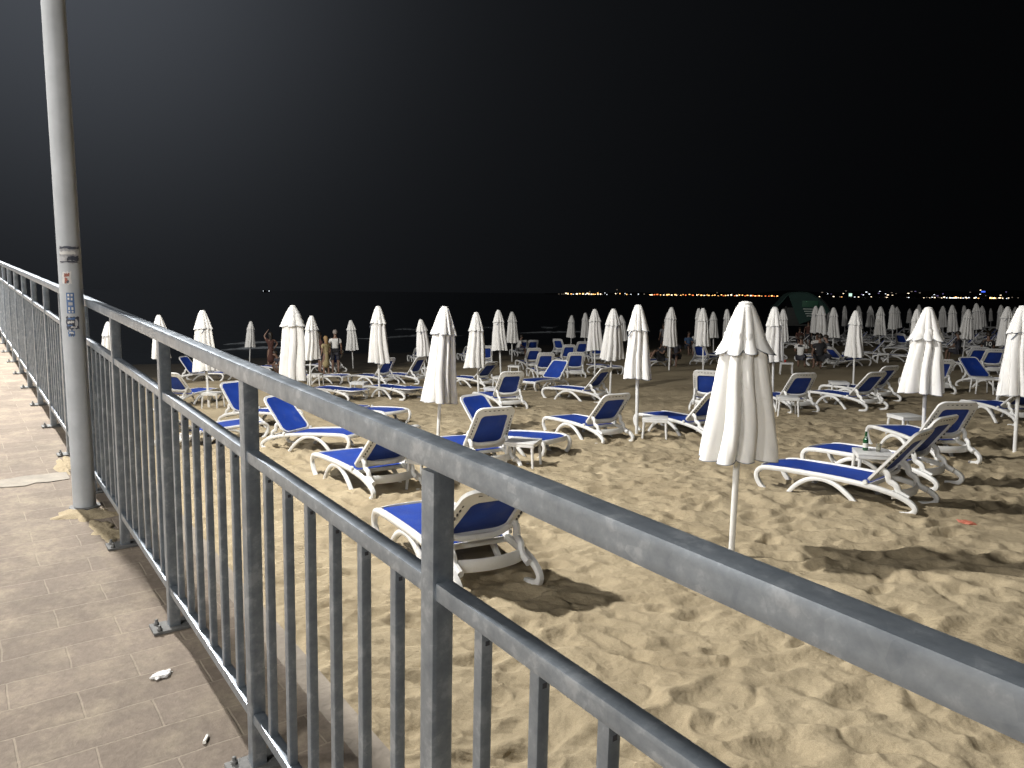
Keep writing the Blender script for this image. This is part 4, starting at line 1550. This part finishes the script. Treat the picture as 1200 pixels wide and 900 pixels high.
def person(loc, yaw, pose, top, bottom, hair, label, scale=1.0, long_hair=False, dress=False, face=False, extra=None):
    root = tag(empty('person', loc, yaw), label, 'person', None)
    root.scale = (scale,) * 3
    J = {}
    if pose in ('stand', 'reach', 'walk'):
        hz = 0.93
        J.update(pelvis=P3(0, 0, hz), waist=P3(0, 0, 1.08), spine=P3(-.01, 0, 1.22), chest=P3(0, 0, 1.38), neck=P3(.01, 0, 1.50), chin=P3(.03, 0, 1.575), head=P3(.02, 0, 1.66), crown=P3(.01, 0, 1.715))
        for s, n in ((1, 'l'), (-1, 'r')):
            st = 0.14 * s if pose == 'walk' else 0.03 * s
            J.update({'hip' + n: P3(0, .10 * s, .88), 'knee' + n: P3(.03 + st * .6, .11 * s, .49), 'ankle' + n: P3(-.02 + st, .115 * s, .085), 'toe' + n: P3(.14 + st, .135 * s, .03)})
            J.update({'sho' + n: P3(0, .175 * s, 1.40), 'elb' + n: P3(-.02, .235 * s, 1.12), 'wri' + n: P3(.08, .23 * s, .90)})
        if pose == 'reach':
            J['elbl'] = P3(.06, .27, 1.60); J['wril'] = P3(.05, .14, 1.80)
            J['elbr'] = P3(.02, -.33, 1.24); J['wrir'] = P3(.04, -.20, 1.06)
    elif pose in ('sit', 'sit_lean'):
        a = 0.25 if pose == 'sit_lean' else 0.06
        def up(h): return P3(a * h, 0, .47 + h)
        J.update(pelvis=up(.02), waist=up(.16), spine=up(.30), chest=up(.46), neck=up(.58), chin=up(.655) + P3(.03, 0, 0), head=up(.74) + P3(.03, 0, 0), crown=up(.795) + P3(.02, 0, 0))
        for s, n in ((1, 'l'), (-1, 'r')):
            J.update({'hip' + n: P3(.02, .10 * s, .46), 'knee' + n: P3(.43, .13 * s, .50), 'ankle' + n: P3(.46, .12 * s, .09), 'toe' + n: P3(.61, .14 * s, .04)})
            J.update({'sho' + n: up(.47) + P3(0, .175 * s, 0), 'elb' + n: up(.22) + P3(.10, .22 * s, 0), 'wri' + n: up(.14) + P3(.30, .12 * s, .02)})
    elif pose == 'lounge':
        def up(h): return P3(-.30 * h, 0, .46 + h * .93)
        J.update(pelvis=up(.02), waist=up(.16), spine=up(.30), chest=up(.45), neck=up(.57), chin=up(.65) + P3(.07, 0, -.01), head=up(.73) + P3(.06, 0, 0), crown=up(.78) + P3(.05, 0, 0))
        for s, n in ((1, 'l'), (-1, 'r')):
            kz = .82 if s > 0 else .70
            J.update({'hip' + n: P3(.03, .10 * s, .45), 'knee' + n: P3(.40, .11 * s, kz), 'ankle' + n: P3(.66, .11 * s, .44), 'toe' + n: P3(.82, .13 * s, .42)})
            J.update({'sho' + n: up(.46) + P3(0, .175 * s, 0), 'elb' + n: up(.22) + P3(.14, .22 * s, 0), 'wri' + n: up(.32) + P3(.33, .08 * s, .0)})
    elif pose == 'crouch':
        def up(h): return P3(.35 * h, 0, .30 + h * .9)
        J.update(pelvis=up(.0), waist=up(.14), spine=up(.28), chest=up(.44), neck=up(.56), chin=up(.63) + P3(.03, 0, 0), head=up(.71) + P3(.04, 0, 0), crown=up(.77) + P3(.03, 0, 0))
        for s, n in ((1, 'l'), (-1, 'r')):
            J.update({'hip' + n: P3(.03, .10 * s, .30), 'knee' + n: P3(.36, .14 * s, .46), 'ankle' + n: P3(.10, .12 * s, .09), 'toe' + n: P3(.26, .14 * s, .04)})
            J.update({'sho' + n: up(.45) + P3(0, .175 * s, 0), 'elb' + n: up(.22) + P3(.14, .20 * s, 0), 'wri' + n: P3(.46, .10 * s, .50)})
    rad = dict(pelvis=(.125, .10), waist=(.11, .085), spine=(.12, .09), chest=(.125, .10), neck=.052, chin=.066, head=(.085, .095), crown=(.066, .074))
    E = [('pelvis', 'waist'), ('waist', 'spine'), ('spine', 'chest'), ('chest', 'neck'), ('neck', 'chin'), ('chin', 'head'), ('head', 'crown')]
    for n in 'lr':
        rad.update({'hip' + n: .088, 'knee' + n: .056, 'ankle' + n: .038, 'toe' + n: .032, 'sho' + n: .056, 'elb' + n: .040, 'wri' + n: .028})
        E += [('pelvis', 'hip' + n), ('hip' + n, 'knee' + n), ('knee' + n, 'ankle' + n), ('ankle' + n, 'toe' + n), ('chest', 'sho' + n), ('sho' + n, 'elb' + n), ('elb' + n, 'wri' + n)]
        # hand: palm, four fingers of different length and a thumb from the side
        d = (J['wri' + n] - J['elb' + n]).normalized()
        sd = d.cross(P3(0, 0, 1))
        if sd.length < .2: sd = P3(0, 1, 0)
        sd.normalize()
        dn = d.cross(sd).normalized()
        J['palm' + n] = J['wri' + n] + d * .07
        rad['palm' + n] = (.034, .018)
        E.append(('wri' + n, 'palm' + n))
        for k, (o_, L_) in enumerate(((-.030, .062), (-.010, .075), (.010, .07), (.030, .055))):
            a_ = f'fa{n}{k}'; b_ = f'fb{n}{k}'
            J[a_] = J['palm' + n] + sd * o_ + d * (L_ * .55)
            J[b_] = J['palm' + n] + sd * o_ * 1.1 + d * L_ + dn * .018
            rad[a_] = .009; rad[b_] = .007
            E += [('palm' + n, a_), (a_, b_)]
        J['th' + n] = J['wri' + n] + d * .05 - sd * .05 + dn * .01
        rad['th' + n] = .010
        E.append(('wri' + n, 'th' + n))
    nose = J['head'] + P3(.10, 0, -.035)
    J['nose'] = nose; rad['nose'] = .014
    E.append(('head', 'nose'))
    skin_mesh('body', J, E, rad, M['skin'], root)
    # clothes follow the body
    def cloth(name, keys, edges, grow, material, over=None):
        r2 = {}
        for k in keys:
            r = rad[k]
            g = grow if not over or k not in over else over[k]
            r2[k] = tuple(q * g[0] + g[1] for q in r) if isinstance(r, tuple) else r * g[0] + g[1]
        skin_mesh(name, {k: J[k] for k in keys}, edges, r2, material, root)
    J['collar'] = J['chest'].lerp(J['neck'], .55); rad['collar'] = (.088, .075)
    tk = ['chest', 'spine', 'waist', 'pelvis', 'shol', 'shor', 'collar']
    te = [('pelvis', 'waist'), ('waist', 'spine'), ('spine', 'chest'), ('chest', 'shol'), ('chest', 'shor'), ('chest', 'collar')]
    if top is not None:
        for n in 'lr':
            J['sl' + n] = J['sho' + n].lerp(J['elb' + n], .6); rad['sl' + n] = .047
            tk.append('sl' + n); te.append(('sho' + n, 'sl' + n))
        cloth('shirt', tk, te, (1.12, .014), top)
    if bottom is not None:
        if dress:
            J['hem'] = (J['kneel'] + J['kneer']) / 2 + P3(0, 0, -.18); rad['hem'] = (.20, .17)
            cloth('skirt', ['pelvis', 'waist', 'hem'], [('pelvis', 'waist'), ('pelvis', 'hem')], (1.05, .012), bottom)
        else:
            for n in 'lr':
                J['pk' + n] = J['hip' + n].lerp(J['knee' + n], .9); rad['pk' + n] = .066
            cloth('shorts', ['pelvis', 'hipl', 'hipr', 'pkl', 'pkr'], [('pelvis', 'hipl'), ('pelvis', 'hipr'), ('hipl', 'pkl'), ('hipr', 'pkr')], (1.06, .014), bottom)
    # hair
    mb = MB()
    hc = J['head'].lerp(J['crown'], .45)
    N1, N2 = 10, 20
    vs = []
    for i in range(N1 + 1):
        a = math.pi * 0.62 * i / N1
        for k in range(N2):
            b_ = 2 * math.pi * k / N2
            back = 0.5 - 0.5 * math.cos(b_)        # 1 behind, 0 in front
            aa = a * (0.62 + 0.55 * back)
            w = 1 + 0.05 * math.sin(7 * b_ + i)
            zz = math.cos(aa) * .118
            if long_hair and back > .45 and i > N1 * .75:
                zz -= (i - N1 * .75) / (N1 * .25) * .26 * (back - .45) / .55
            vs.append(hc + P3(math.sin(aa) * math.cos(b_) * .112 * w - .012, math.sin(aa) * math.sin(b_) * .096 * w, zz - .002))
    fs = [(i * N2 + k, (i + 1) * N2 + k, (i + 1) * N2 + (k + 1) % N2, i * N2 + (k + 1) % N2) for i in range(N1) for k in range(N2)]
    mb.add(vs, fs)
    mb.build('hair', hair, root, angle=80)
    if face:
        for s in (-1, 1):
            mb = MB()
            mb.lathe([(0.004, -.010), (.012, -.006), (.014, 0), (.012, .006), (.004, .010)], 10)
            e = mb.build('eye', M['dark'], root)
            e.location = J['head'] + P3(.082, s * .034, -.002)
    return root, J


def stand_at(px, py):
    p = at(px, py)
    p.z -= 0.01
    return p


def yaw_from_cam(p, deg):
    """0 = facing away from the camera, 180 = facing it"""
    return math.atan2(p.y, p.x) + R(deg)


CW, CB, CD = M['cloth_white'], M['cloth_black'], M['cloth_dark']
p = stand_at(318, 434)
person(p, yaw_from_cam(p, 15), 'reach', M['cloth_brown'], M['cloth_brown'], M['hair'], 'woman in a brown dress standing with one arm raised to her hair', 1.0, long_hair=True, dress=True)
p = stand_at(330, 440)
person(p, yaw_from_cam(p, 120), 'crouch', CD, M['cloth_grey'], M['hair'], 'person in dark clothes crouching beside the standing woman', 1.0)
p = stand_at(393.5, 438)
rt, J = person(p, yaw_from_cam(p, 0), 'stand', CW, CD, M['grey_hair'], 'man in a white T-shirt with black shoulder bag, seen from behind', 1.06)
bag = tag(empty('shoulder_bag', p), 'black shoulder bag on the strap of the man in white', 'bag')
bag.rotation_euler = rt.rotation_euler
mb = MB(); mb.box((-.155, 0.02, 1.03), (.06, .30, .17)); mb.build('bag_body', CB, bag, bevel=.02)
mb = MB(); mb.sweep(cr([(-.13, -.13, 1.12), (-.165, -.145, 1.28), (-.13, -.13, 1.48), (0, -.12, 1.55), (.13, -.10, 1.46)], 5), .035, .008, ref=(0, 1, 0), n=6); mb.build('strap', CB, bag)
p = stand_at(382.5, 440)
person(p, yaw_from_cam(p, 40), 'stand', M['cloth_yellow'], M['cloth_yellow'], M['blond'], 'woman in a pale yellow dress beside the man in white', 0.93, long_hair=True, dress=True)
p = stand_at(375, 437)
person(p, yaw_from_cam(p, -60), 'stand', M['cloth_brown'], CD, M['hair'], 'dark haired person in brown half behind the umbrella by the water', 1.0, long_hair=True)
p = stand_at(774, 432)
person(p, yaw_from_cam(p, 130), 'lounge', CB, CB, M['hair'], 'woman in black on a lounger with knees drawn up', 1.0, long_hair=True, face=True)
p = stand_at(793, 430)
person(p, yaw_from_cam(p, 160), 'sit_lean', CD, CD, M['hair'], 'person in dark clothes sitting beside the woman in black', 1.0)
p = stand_at(777, 414)
person(p, yaw_from_cam(p, 30), 'stand', M['cloth_grey'], CD, M['hair'], 'dim grey figure standing behind the seated woman', 1.0)
p = stand_at(806, 416)
person(p, yaw_from_cam(p, 200), 'sit', M['cloth_blue'], CD, M['hair'], 'person in a blue shirt sitting beyond the slim umbrella', 1.0)
p = stand_at(815, 414)
person(p, yaw_from_cam(p, 160), 'sit', CW, CD, M['blond'], 'fair haired person in white sitting beyond the slim umbrella', 1.0)
p = stand_at(607, 418)
person(p, yaw_from_cam(p, -80), 'sit_lean', CW, M['cloth_grey'], M['hair'], 'person in white bending by the two slim umbrellas', 0.95)
p = stand_at(937, 432)
rt, J = person(p, yaw_from_cam(p, -8), 'sit', CW, CD, M['hair'], 'man in white shirt with black back patch, sitting with his back turned', 1.02)
mb = MB()
mb.box((-.132, 0, .92), (.012, .17, .075))
mb.build('shirt_print', CB, rt, bevel=.003)
p = stand_at(960, 434)
person(p, yaw_from_cam(p, 10), 'sit_lean', CB, CB, M['hair'], 'broad person in black shirt sitting beside the man with the patch', 1.06)
p = stand_at(956, 424)
person(p, yaw_from_cam(p, 175), 'sit', CW, CD, M['hair'], 'person in white facing us between the two seated backs', 1.0, face=True)
p = stand_at(972, 430)
person(p, yaw_from_cam(p, 80), 'sit_lean', M['cloth_grey'], CD, M['hair'], 'person in grey bending at the right of the seated group', 1.0)
p = stand_at(946, 408)
person(p, yaw_from_cam(p, 170), 'stand', M['cloth_brown'], CD, M['hair'], 'dim person standing right of the green tower steps', 0.95, face=True)
p = stand_at(936, 408)
person(p, yaw_from_cam(p, 190), 'sit', M['cloth_brown'], CD, M['hair'], 'dim person sitting below the green tower', 1.0, face=True)
p = stand_at(1122, 424)
person(p, yaw_from_cam(p, 60), 'sit', CD, CD, M['hair'], 'dark person sitting left of the broad dim umbrella pole', 1.0)
p = stand_at(1156, 427)
rt, J = person(p, yaw_from_cam(p, 5), 'sit', CB, CD, M['hair'], 'person in black shirt with white figures, back turned, at far right', 1.0)
fc = bpy.data.curves.new('shirt_number', 'FONT')
fc.body = '10'; fc.size = 0.24; fc.extrude = 0.004; fc.align_x = 'CENTER'; fc.align_y = 'CENTER'
tx = bpy.data.objects.new('shirt_number', fc)
COL.objects.link(tx)
fc.materials.append(CW)
dg = bpy.context.evaluated_depsgraph_get()
tm = bpy.data.meshes.new_from_object(tx.evaluated_get(dg))
bpy.data.objects.remove(tx)
tx = bpy.data.objects.new('shirt_number', tm)
COL.objects.link(tx)
tx.parent = rt
tx.location = (-.128, 0, .84)
tx.rotation_euler = (R(90), 0, R(-90))

# ------------------------------------------------------------------ green lifeguard tower
tb = at_depth(934, 52.0)
tw = tag(empty('lifeguard_tower', tb, R(-12)), 'dark green canopied beach tower with pale slatted steps, in the distance', 'tower')
for sx, sy in ((-1, -1), (1, -1), (-1, 1), (1, 1)):
    mb = MB(); mb.sweep([(sx * 1.0, sy * .9, -.3), (sx * .95, sy * .85, 2.7)], .10, .10, ref=(0, 1, 0), n=8, p=5); mb.build('leg', M['darkwood'], tw)
mb = MB(); mb.box((0, 0, 1.45), (2.2, 2.0, .10)); mb.build('platform', M['darkwood'], tw, bevel=.01)
mb = MB(); mb.box((-.52, -.02, 2.05), (1.0, 1.7, 1.1)); mb.build('cabin', M['darkwood'], tw, bevel=.02)
mb = MB()
prof = [(-1.75, 2.50), (-1.35, 2.92), (-.75, 3.55), (0.2, 3.62), (.75, 3.40), (1.35, 2.95), (1.75, 2.35)]
P = cr([(a, 0, b_) for a, b_ in prof], 5)
vs = []
for side, off in ((-1, 0), (1, 0)):
    for q in P:
        vs.append((q.x, side * 1.2, q.z))
for q in P:
    vs.append((q.x * .97, -1.2, q.z - .04))
for q in P:
    vs.append((q.x * .97, 1.2, q.z - .04))
n = len(P)
fs = []
for i in range(n - 1):
    fs += [(i, i + 1, n + i + 1, n + i), (2 * n + i + 1, 2 * n + i, 3 * n + i, 3 * n + i + 1), (i + 1, i, 2 * n + i, 2 * n + i + 1), (n + i, n + i + 1, 3 * n + i + 1, 3 * n + i)]
mb.add(vs, fs)
mb.build('canopy', M['green'], tw, angle=60)
mb = MB()
G = [q for q in P if q.x > -.9]
vs = [(q.x * .96, -1.16, q.z - .06) for q in G] + [(q.x * .96, -1.12, q.z - .06) for q in G]
n = len(G)
vs += [(-.1, -1.16, 1.5), (-.1, -1.12, 1.5)]
fs = [tuple(range(n)) + (2 * n,), tuple(reversed(range(n, 2 * n))) [0:0] + tuple([2 * n + 1] + list(range(2 * n - 1, n - 1, -1)))]
mb.add(vs, fs)
mb.build('gable', M['green'], tw, smooth=False)
mb = MB(); mb.box((.50, -1.22, 2.86), (1.0, .05, .42)); mb.build('front_panel', M['green_sign'], tw, bevel=.01)
for k in range(4):
    mb = MB(); mb.box((.58 + .07 * k, -1.22 - .06 * k, 2.52 - .15 * k), (1.0, .10, .06)); mb.build('step', M['slat'], tw)
mb = MB(); mb.sweep(cr([(1.1, -1.05, 3.3), (1.7, -1.1, 2.6), (2.3, -1.15, 1.4), (2.5, -1.2, .2)], 6), .05, .05, ref=(0, 1, 0), n=8, p=2); mb.build('guy_pole', M['darkwood'], tw)

# ------------------------------------------------------------------ far shore
D = 3000.0
def shore(px, py, dist=D):
    d = ray(px, py)
    k = dist / d.y
    return Vector((d.x * k, dist, CZ + d.z * k))


mb = MB()
n = 60
vs = []
for i in range(n + 1):
    px = 640 + (1420 - 640) * i / n
    h = 2 + min(1, i / 12) * (5 + 10 * (0.5 + 0.5 * math.sin(i * .31 + 1)) + 4 * math.sin(i * .9))
    if px > 900: h += 14 * min(1, (px - 900) / 150)
    a = shore(px, 345)
    vs += [(a.x, D + 12, SEA - 1), (a.x, D + 30, SEA + 3), (a.x * 1.1, D + 420, SEA + h * 1.1), (a.x * 1.2, D + 900, SEA - 1)]
fs = []
for i in range(n):
    for j in range(3):
        fs.append((i * 4 + j, i * 4 + 4 + j, i * 4 + 5 + j, i * 4 + 1 + j))
mb.add(vs, fs)
tag(mb.build('far_hills', M['hill']), 'dark low coast across the bay', kind='structure')

LM = ['amber', 'warm', 'red_l', 'cool', 'faint', 'violet']
mb = MB()
rr = random.Random(12)


def dot(px, py, w, h, m):
    q = shore(px, py)
    mb.k = LM.index(m)
    mb.box((q.x, D + rr.uniform(-6, 6), q.z), (w, 2.5, h))


x = 655.0
while x < 912:
    base_y = 344.6 + (x - 660) * 0.0092
    if x < 662:
        dot(x, base_y, 3, 2.2, 'faint')
    elif x < 705:
        dot(x, base_y + rr.uniform(-1.4, .3), rr.uniform(3, 7), rr.uniform(1.8, 3.6), rr.choice(['amber', 'warm', 'amber', 'cool']))
        if rr.random() < .5: dot(x, base_y, 5, 1.5, 'warm')
    elif x < 760:
        if rr.random() < .45: dot(x, base_y + rr.uniform(-1.8, .3), rr.uniform(2, 4), rr.uniform(1.5, 3), rr.choice(['warm', 'faint', 'cool', 'amber']))
    elif x < 880:
        dot(x, base_y + rr.uniform(-.9, .5), rr.uniform(2.5, 6.5), rr.uniform(1.8, 4.0), rr.choice(['amber', 'amber', 'warm', 'red_l', 'amber']))
    else:
        dot(x, base_y + rr.uniform(-.3, .5), rr.uniform(3, 6), rr.uniform(2.0, 3.4), rr.choice(['red_l', 'red_l', 'amber']))
    x += rr.uniform(1.8, 4.4)
for a in [(691, 341.6), (723, 339.5), (840, 343)]:
    dot(*a, 2.5, 2.5, 'faint')
x = 911.0
while x < 1182:
    by = 347.3 + (x - 911) * 0.0085
    if 962 < x:
        q = rr.random()
        if q < .42: dot(x, by + rr.uniform(-.6, .5), rr.uniform(2, 5), rr.uniform(1.5, 3.2), rr.choice(['warm', 'cool', 'faint', 'warm', 'amber']))
        if rr.random() < .38: dot(x, by - rr.uniform(2.2, 7.5), rr.uniform(2, 6), rr.uniform(1.2, 2.4), rr.choice(['faint', 'warm', 'cool', 'violet', 'faint']))
        if 1100 < x < 1175 and rr.random() < .7: dot(x, by + rr.uniform(-1, .4), rr.uniform(3, 7), rr.uniform(2, 3.5), rr.choice(['warm', 'cool', 'amber', 'warm']))
    elif rr.random() < .35:
        dot(x, by, 3, 2.4, rr.choice(['cool', 'warm']))
    x += rr.uniform(1.6, 3.4)
for a, m in (((1186, 348.5), 'faint'), ((1193, 349), 'faint'), ((1150, 340), 'warm')):
    dot(*a, 3, 2, m)
tag(mb.build('town_lights', [M[k] for k in LM], smooth=False), 'string of amber and white town lights across the water', kind='stuff')


def far_building(px, py, w, h, m, label, name='hotel_building'):
    q = shore(px, py)
    r_ = tag(empty(name, (q.x, D + 14, SEA)), label, 'building')
    H = max(4, q.z - SEA + h / 2 + 1)
    b1 = MB(); b1.box((0, 8, H / 2), (w * 1.08, 14, H)); b1.build('wall', M['hill'], r_, smooth=False)
    b2 = MB(); b2.box((0, .6, q.z - SEA), (w, .8, h)); b2.build('lit_front', M[m], r_, smooth=False)


far_building(1155, 341.8, 15, 5, 'blue_l', 'building with a blue lit top across the bay')
far_building(998.5, 345.5, 12, 11, 'green_l', 'tall pale green floodlit building across the bay')
far_building(1120, 349.6, 26, 5, 'cool', 'white floodlit waterfront building across the bay')
far_building(1166, 349.8, 24, 6, 'amber', 'amber lit waterfront building at the right end of the far shore')
far_building(764, 346, 11, 5, 'warm', 'bright white waterfront building in the left string of lights')

# a boat far out, two tiny white lights
q = ray(312, 341)
q = q * (1500 / q.y)
bt = tag(empty('fishing_boat', (q.x, 1500, SEA)), 'unlit boat far out at sea showing two tiny white lights', 'boat')
mb = MB()
mb.sweep([(-9, 0, .8), (-6, 0, 1.0), (0, 0, 1.1), (6, 0, 1.2), (10, 0, 1.5)], 3.4, 2.0, ref=(0, 1, 0), n=12, p=3, scale=[.7, 1, 1, .8, .1])
mb.build('hull', M['darkwood'], bt)
mb = MB(); mb.box((-3, 0, 3), (4, 2.4, 2.4)); mb.build('cabin', M['darkwood'], bt, bevel=.1)
for dx in (-5.5, 5.5):
    mb = MB(); mb.lathe([(.1, -.7), (.6, -.4), (.7, 0), (.6, .4), (.1, .7)], 10, (dx, 0, CZ + q.z - SEA)); mb.build('light', M['cool'], bt)
    mb = MB(); mb.sweep([(dx, 0, 1), (dx, 0, CZ + q.z - SEA)], .15, .15, ref=(0, 1, 0), n=6); mb.build('mast', M['darkwood'], bt)

# ------------------------------------------------------------------ light
def street_or_fill_lamp(t, l, power, label, head_l=0.0, H=6.9, rad=0.10):  # builds the promenade lamps and the added land-side fill lamps
    b = ramp(t, l)
    r_ = tag(empty('street_or_fill_lamp', b), label, 'street lamp', 'street lamps along the promenade')
    mb = MB(); mb.lathe([(.07, 0), (.06, 3), (.05, H - .1), (.02, H)], 20); mb.build('shaft', M['lamp_pole'], r_)
    hp = FL * (head_l - l)
    mb = MB(); mb.sweep(cr([Vector((0, 0, H - .1)), hp * .4 + Vector((0, 0, H + .12)), hp + Vector((0, 0, H + .16))], 6), .05, .05, ref=FD, n=10, p=2); mb.build('arm', M['lamp_pole'], r_)
    mb = MB(); mb.lathe([(.05, .22), (.17, .12), (.20, .04), (.20, .02), (.02, .018)], 24, tuple(hp + Vector((0, 0, H)))); mb.build('lamp_head', M['lamp_pole'], r_)
    mb = MB(); mb.lathe([(.13, -.005), (.14, .010), (.05, .012)], 24, tuple(hp + Vector((0, 0, H)))); mb.build('lens', M['lamp'], r_)
    ld = bpy.data.lights.new('lamp_light', 'POINT')
    ld.energy = power
    ld.color = (1.0, 0.975, 0.94)
    ld.shadow_soft_size = rad
    lo = bpy.data.objects.new('lamp_light', ld)
    COL.objects.link(lo)
    lo.location = b + hp + Vector((0, 0, H - .15 - rad))


PW = 8400
street_or_fill_lamp(8.6, -1.9, PW, 'street lamp beyond the left frame edge lighting the sand', -0.75, H=7.8, rad=0.2)
street_or_fill_lamp(23.6, -1.9, PW * 0.62, 'second street lamp up the ramp', -0.75, H=5.8)
street_or_fill_lamp(38.0, -1.9, PW * 0.36, 'third street lamp up the ramp', -0.75, H=5.8)
street_or_fill_lamp(-5.0, -8.0, PW * 0.31, 'added soft fill lamp behind the viewer on the land side of the promenade', -7.0, H=5.6, rad=0.7)  # unseen soft fill, added to brighten the railing faces and paving
street_or_fill_lamp(4.0, -10.0, PW * 0.30, 'added soft fill lamp on the land side of the promenade', -9.0, H=5.6, rad=0.7)  # another unseen lamp added as soft fill from the land
street_or_fill_lamp(14.0, -10.0, PW * 0.16, 'farther added fill lamp on the land side of the promenade', -9.0, H=5.6, rad=0.7)  # unseen fill added to lift the left run of railing

w = bpy.data.worlds.new('World')
S.world = w
w.use_nodes = True
nt = w.node_tree
bg = nt.nodes['Background']
tc = nt.nodes.new('ShaderNodeTexCoord')
dv = nt.nodes.new('ShaderNodeVectorMath'); dv.operation = 'DOT_PRODUCT'
g = ray(30, -150).normalized()
dv.inputs[1].default_value = g
nrm = nt.nodes.new('ShaderNodeVectorMath'); nrm.operation = 'NORMALIZE'
nt.links.new(tc.outputs['Generated'], nrm.inputs[0])
nt.links.new(nrm.outputs['Vector'], dv.inputs[0])
om = nt.nodes.new('ShaderNodeMath'); om.operation = 'SUBTRACT'; om.inputs[0].default_value = 1.0
nt.links.new(dv.outputs['Value'], om.inputs[1])
tot = None
for k, c in ((30.0, 0.066), (5.0, 0.0125)):
    mu = nt.nodes.new('ShaderNodeMath'); mu.operation = 'MULTIPLY'; mu.inputs[1].default_value = -k
    nt.links.new(om.outputs[0], mu.inputs[0])
    ex = nt.nodes.new('ShaderNodeMath'); ex.operation = 'EXPONENT'
    nt.links.new(mu.outputs[0], ex.inputs[0])
    ma = nt.nodes.new('ShaderNodeMath'); ma.operation = 'MULTIPLY_ADD'; ma.inputs[1].default_value = c
    nt.links.new(ex.outputs[0], ma.inputs[0])
    if tot is None:
        ma.inputs[2].default_value = 0.0007
    else:
        nt.links.new(tot, ma.inputs[2])
    tot = ma.outputs[0]
vs_ = nt.nodes.new('ShaderNodeVectorMath'); vs_.operation = 'SCALE'
vs_.inputs[0].default_value = (0.89, 0.98, 1.14)
nt.links.new(tot, vs_.inputs['Scale'])
nt.links.new(vs_.outputs['Vector'], bg.inputs['Color'])
bg.inputs['Strength'].default_value = 1.0

S.view_settings.view_transform = 'Standard'
S.view_settings.look = 'None'
S.view_settings.exposure = 0.0
S.view_settings.gamma = 1
S.cycles.use_denoising = True
S.cycles.max_bounces = 6
S.cycles.caustics_reflective = False
S.cycles.caustics_refractive = False
S.cycles.sample_clamp_indirect = 4
